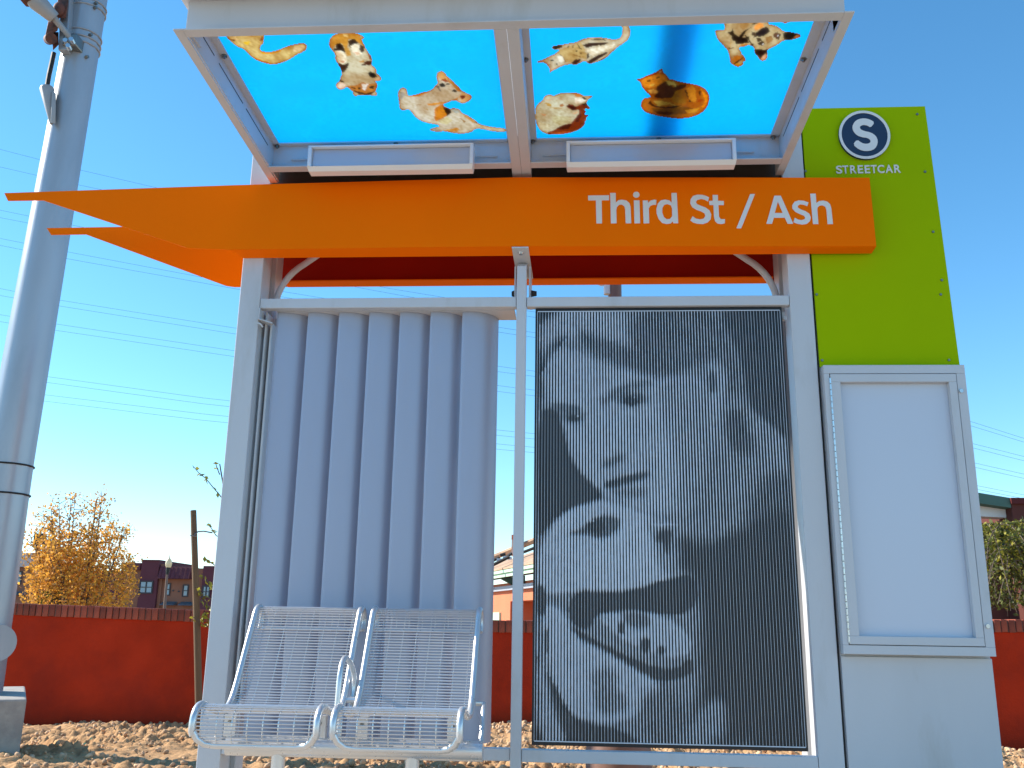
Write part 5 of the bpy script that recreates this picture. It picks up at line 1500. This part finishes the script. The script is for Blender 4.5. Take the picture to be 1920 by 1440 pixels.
# shingle courses as raised butts
def roof_pt(s, d):
    k = d / 4.6
    return 1.683 + (0.27 * d if s < 0 else (0.27 + 0.06 * s) * d)
MB().tube([(-3.1157, 33.0000, 2.0447), (-2.7789, 33.0000, 2.1592), (-2.0372, 32.5000, 2.4257), (-1.2611, 32.0000, 2.7021)], 0.10, 6).build('ridge_cap', M_shing, RF_)
MB().tube([(-1.7996, 31.0000, 2.1586), (-1.5359, 31.0000, 2.2483), (-1.2196, 31.0000, 2.3734)], 0.05, 6).build('flashing', M_dark, RF_)
for a, b in (((-2.6585, 30.6000, 1.7275), (-2.0366, 30.6000, 2.0423)), ((-2.6788, 31.0000, 1.9061), (-2.3809, 31.0000, 2.0482)), ((-2.3645, 31.0000, 2.1179), (-2.1883, 31.0000, 2.1545)), ((-2.2418, 30.8000, 1.9846), (-1.9640, 30.8000, 2.1774))):
    MB().tube([a, b], 0.055, 6).build('broken_tile', M_dark, RF_)
for q in ((-2.3738, 30.7000, 1.9423), (-2.1651, 30.7000, 2.0132), (-2.0424, 30.7000, 1.9974)):
    MB().box(q[0] - .08, q[0] + .08, q[1] - .05, q[1] + .05, q[2] - .04, q[2] + .05).build('loose_tile', M_lens, RF_)
q = (-2.0106, 32.0000, 2.7130)
MB().box(q[0] - .045, q[0] + .20, 31.9, 32.2, q[2] - .55, q[2] + .0).build('chimney', M_pink, RF_)
MB().box(q[0] - .05, q[0] + .205, 31.88, 32.22, q[2] + .003, q[2] + .16).build('chimney_pot', M_salmon, RF_)
MB().hexa(hbox(-0.75, -0.12, 0.53, 0.597, -0.3, 0.30)).build('window', M_mint, HO)
MB().hexa(hbox(0.113, 0.749, 2.2, 2.3, -1.35, 0.655)).build('door', M_maroonD, HO)

# ------------------------------------------------------------------ brick building far right
BB = thing('brick_building', 'dark red brick building with a teal fascia board behind the drooping tree', 'building', (15, 34, -1.35))
MB().box(13.7582, 26, 30, 42, -1.35, 3.9708).build('wall', M_tan2, BB)
MB().box(13.7258, 26.1, 29.9, 29.997, 3.8033, 3.9876).build('coping', M_maroonD, BB)
MB().box(9.5, 13.7582 - .01, 31, 42, -1.35, 3.3).build('side_wing', M_tan2, BB)
x0, x1 = 10.5, 13.7582 - .02
zl, zr, zlb, zrb = 4.1817, 3.9951, 3.8451, 3.6854
ex = lambda za, zb: za + (za - zb) * 1.9
MB().hexa([(x0, 30, ex(zlb, zrb)), (x1, 30, zrb), (x1, 30.98, zrb), (x0, 30.98, ex(zlb, zrb)), (x0, 30, ex(zl, zr)), (x1, 30, zr), (x1, 30.98, zr), (x0, 30.98, ex(zl, zr))]).build('fascia_board', M_teal, BB)
zl2, zr2, zlb2, zrb2 = 3.6779, 3.6687, 3.5776, 3.4189
MB().hexa([(x0, 30.4, zlb2), (x1, 30.4, zrb2), (x1, 30.97, zrb2), (x0, 30.97, zlb2), (x0, 30.4, ex(zlb, zrb) - .01), (x1, 30.4, zrb - .01), (x1, 30.97, zrb - .01), (x0, 30.97, ex(zlb, zrb) - .01)]).build('white_trim', M_letter, BB)

# ------------------------------------------------------------------ overhead cables, far behind
def cable(pts, label):
    o = MB().tube(pts, 0.0135, 5, cap=False).build('power_line', M_cable)
    tag(o, label, 'power line', 'overhead power lines')
NTH = ['first', 'second', 'third', 'fourth', 'fifth', 'sixth', 'seventh', 'eighth']
LEFT = [
  ([(-71.4308, 95.0000, 54.2673), (-67.2973, 95.0000, 53.0700), (-57.3582, 95.0000, 50.2700), (-48.0133, 95.0000, 47.8785), (-33.2488, 95.0000, 44.1441), (-10.0688, 95.0000, 38.7297)],
   [(-71.0332, 95.0000, 51.8916), (-66.9357, 95.0000, 50.7821), (-57.2922, 95.0000, 48.3666), (-54.4619, 95.0000, 47.7134), (-33.1453, 95.0000, 42.8385), (-10.0511, 95.0000, 37.9765)]),
  ([(-70.0698, 95.0000, 46.1349), (-66.0644, 95.0000, 45.2698), (-46.5384, 95.0000, 40.9257), (-19.9401, 95.0000, 35.2586), (-15.5962, 95.0000, 34.4800), (-7.0284, 95.0000, 32.9442), (12.8919, 95.0000, 29.6436)],
   [(-69.9005, 95.0000, 45.1234), (-65.9161, 95.0000, 44.3317), (-46.4655, 95.0000, 40.2766), (-22.8508, 95.0000, 35.2826), (-18.3025, 95.0000, 34.3772), (-7.0185, 95.0000, 32.3351), (12.8722, 95.0000, 29.0521)]),
  ([(-69.4642, 95.0000, 42.5164), (-65.5066, 95.0000, 41.7406), (-57.6717, 95.0000, 40.0778), (-41.8556, 95.0000, 36.8952), (-31.7408, 95.0000, 34.9803), (-6.9898, 95.0000, 30.5791), (12.8172, 95.0000, 27.4052)],
   [(-69.3200, 95.0000, 41.6547), (-65.3712, 95.0000, 40.8840), (-57.5536, 95.0000, 39.2320), (-37.1412, 95.0000, 35.3376), (-28.9596, 95.0000, 33.8372), (-6.9809, 95.0000, 30.0372), (12.8016, 95.0000, 26.9371)]),
  ([(-68.4348, 95.0000, 36.3655), (-64.5402, 95.0000, 35.6265), (-57.6615, 95.0000, 34.2360), (-36.9697, 95.0000, 30.7978), (-6.9186, 95.0000, 26.2259), (12.6875, 95.0000, 23.5190)],
   [(-68.2948, 95.0000, 35.5292), (-64.4088, 95.0000, 34.7952), (-57.5630, 95.0000, 33.5400), (-36.9081, 95.0000, 30.1222), (-6.9089, 95.0000, 25.6369), (12.6703, 95.0000, 23.0028)]),
  ([(-67.9102, 95.0000, 33.2313), (-64.0477, 95.0000, 32.5108), (-57.5686, 95.0000, 31.4057), (-37.0335, 95.0000, 28.2316), (-6.8840, 95.0000, 24.1137), (12.6246, 95.0000, 21.6327)],
   [(-67.7724, 95.0000, 32.4079), (-63.9183, 95.0000, 31.6923), (-57.4620, 95.0000, 30.6570), (-36.9721, 95.0000, 27.5646), (-6.8735, 95.0000, 23.4728), (12.6057, 95.0000, 21.0647)]),
  ([(-66.8028, 95.0000, 26.6140), (-63.0271, 95.0000, 26.0541), (-39.7814, 95.0000, 22.8984), (-6.8058, 95.0000, 19.3289), (12.4856, 95.0000, 17.4679)],
   [(-66.6797, 95.0000, 25.8786), (-62.9211, 95.0000, 25.3833), (-39.7162, 95.0000, 22.2477), (-6.7965, 95.0000, 18.7602), (12.4671, 95.0000, 16.9119)]),
  ([(-66.4349, 95.0000, 24.4158), (-62.6815, 95.0000, 23.8671), (-39.6042, 95.0000, 21.1288), (-6.7816, 95.0000, 17.8538), (12.4412, 95.0000, 16.1362)],
   [(-66.3030, 95.0000, 23.6280), (-62.5671, 95.0000, 23.1434), (-39.5337, 95.0000, 20.4255), (-6.7724, 95.0000, 17.2894), (12.4228, 95.0000, 15.5839)])]
for i, (a, b) in enumerate(LEFT):
    cable(a, 'upper cable of the %s pair from the top in the sky left of the shelter' % NTH[i])
    cable(b, 'lower cable of the %s pair from the top in the sky left of the shelter' % NTH[i])
RIGHT = [([(34.3471, 95.0000, 22.4895), (40.3121, 95.0000, 20.4815), (45.5620, 95.0000, 18.6730), (49.5369, 95.0000, 17.2689)], [(34.2973, 95.0000, 21.9272), (40.2658, 95.0000, 20.0380), (45.5166, 95.0000, 18.2899), (49.5019, 95.0000, 16.9979)]),
         ([(34.1141, 95.0000, 19.8606), (40.3323, 95.0000, 18.1650), (45.3425, 95.0000, 16.8192), (49.3416, 95.0000, 15.7563)], [(34.0698, 95.0000, 19.3612), (40.2863, 95.0000, 17.7269), (45.2912, 95.0000, 16.3856), (49.2931, 95.0000, 15.3800)]),
         ([(33.9279, 95.0000, 17.7608), (40.4331, 95.0000, 16.1480), (45.1315, 95.0000, 15.0368), (49.1341, 95.0000, 14.1487)], [(33.8890, 95.0000, 17.3216), (40.3872, 95.0000, 15.7145), (45.0807, 95.0000, 14.6072), (49.0791, 95.0000, 13.7222)]),
         ([(33.7149, 95.0000, 15.3575), (40.2969, 95.0000, 13.8833), (44.8846, 95.0000, 12.9514), (48.8806, 95.0000, 12.1843)], [(33.6812, 95.0000, 14.9779), (40.2571, 95.0000, 13.5083), (44.8406, 95.0000, 12.5794), (48.8329, 95.0000, 11.8149)])]
for i, (a, b) in enumerate(RIGHT):
    cable(a, 'upper cable of the %s pair from the top in the sky right of the pylon' % NTH[i])
    cable(b, 'lower cable of the %s pair from the top in the sky right of the pylon' % NTH[i])
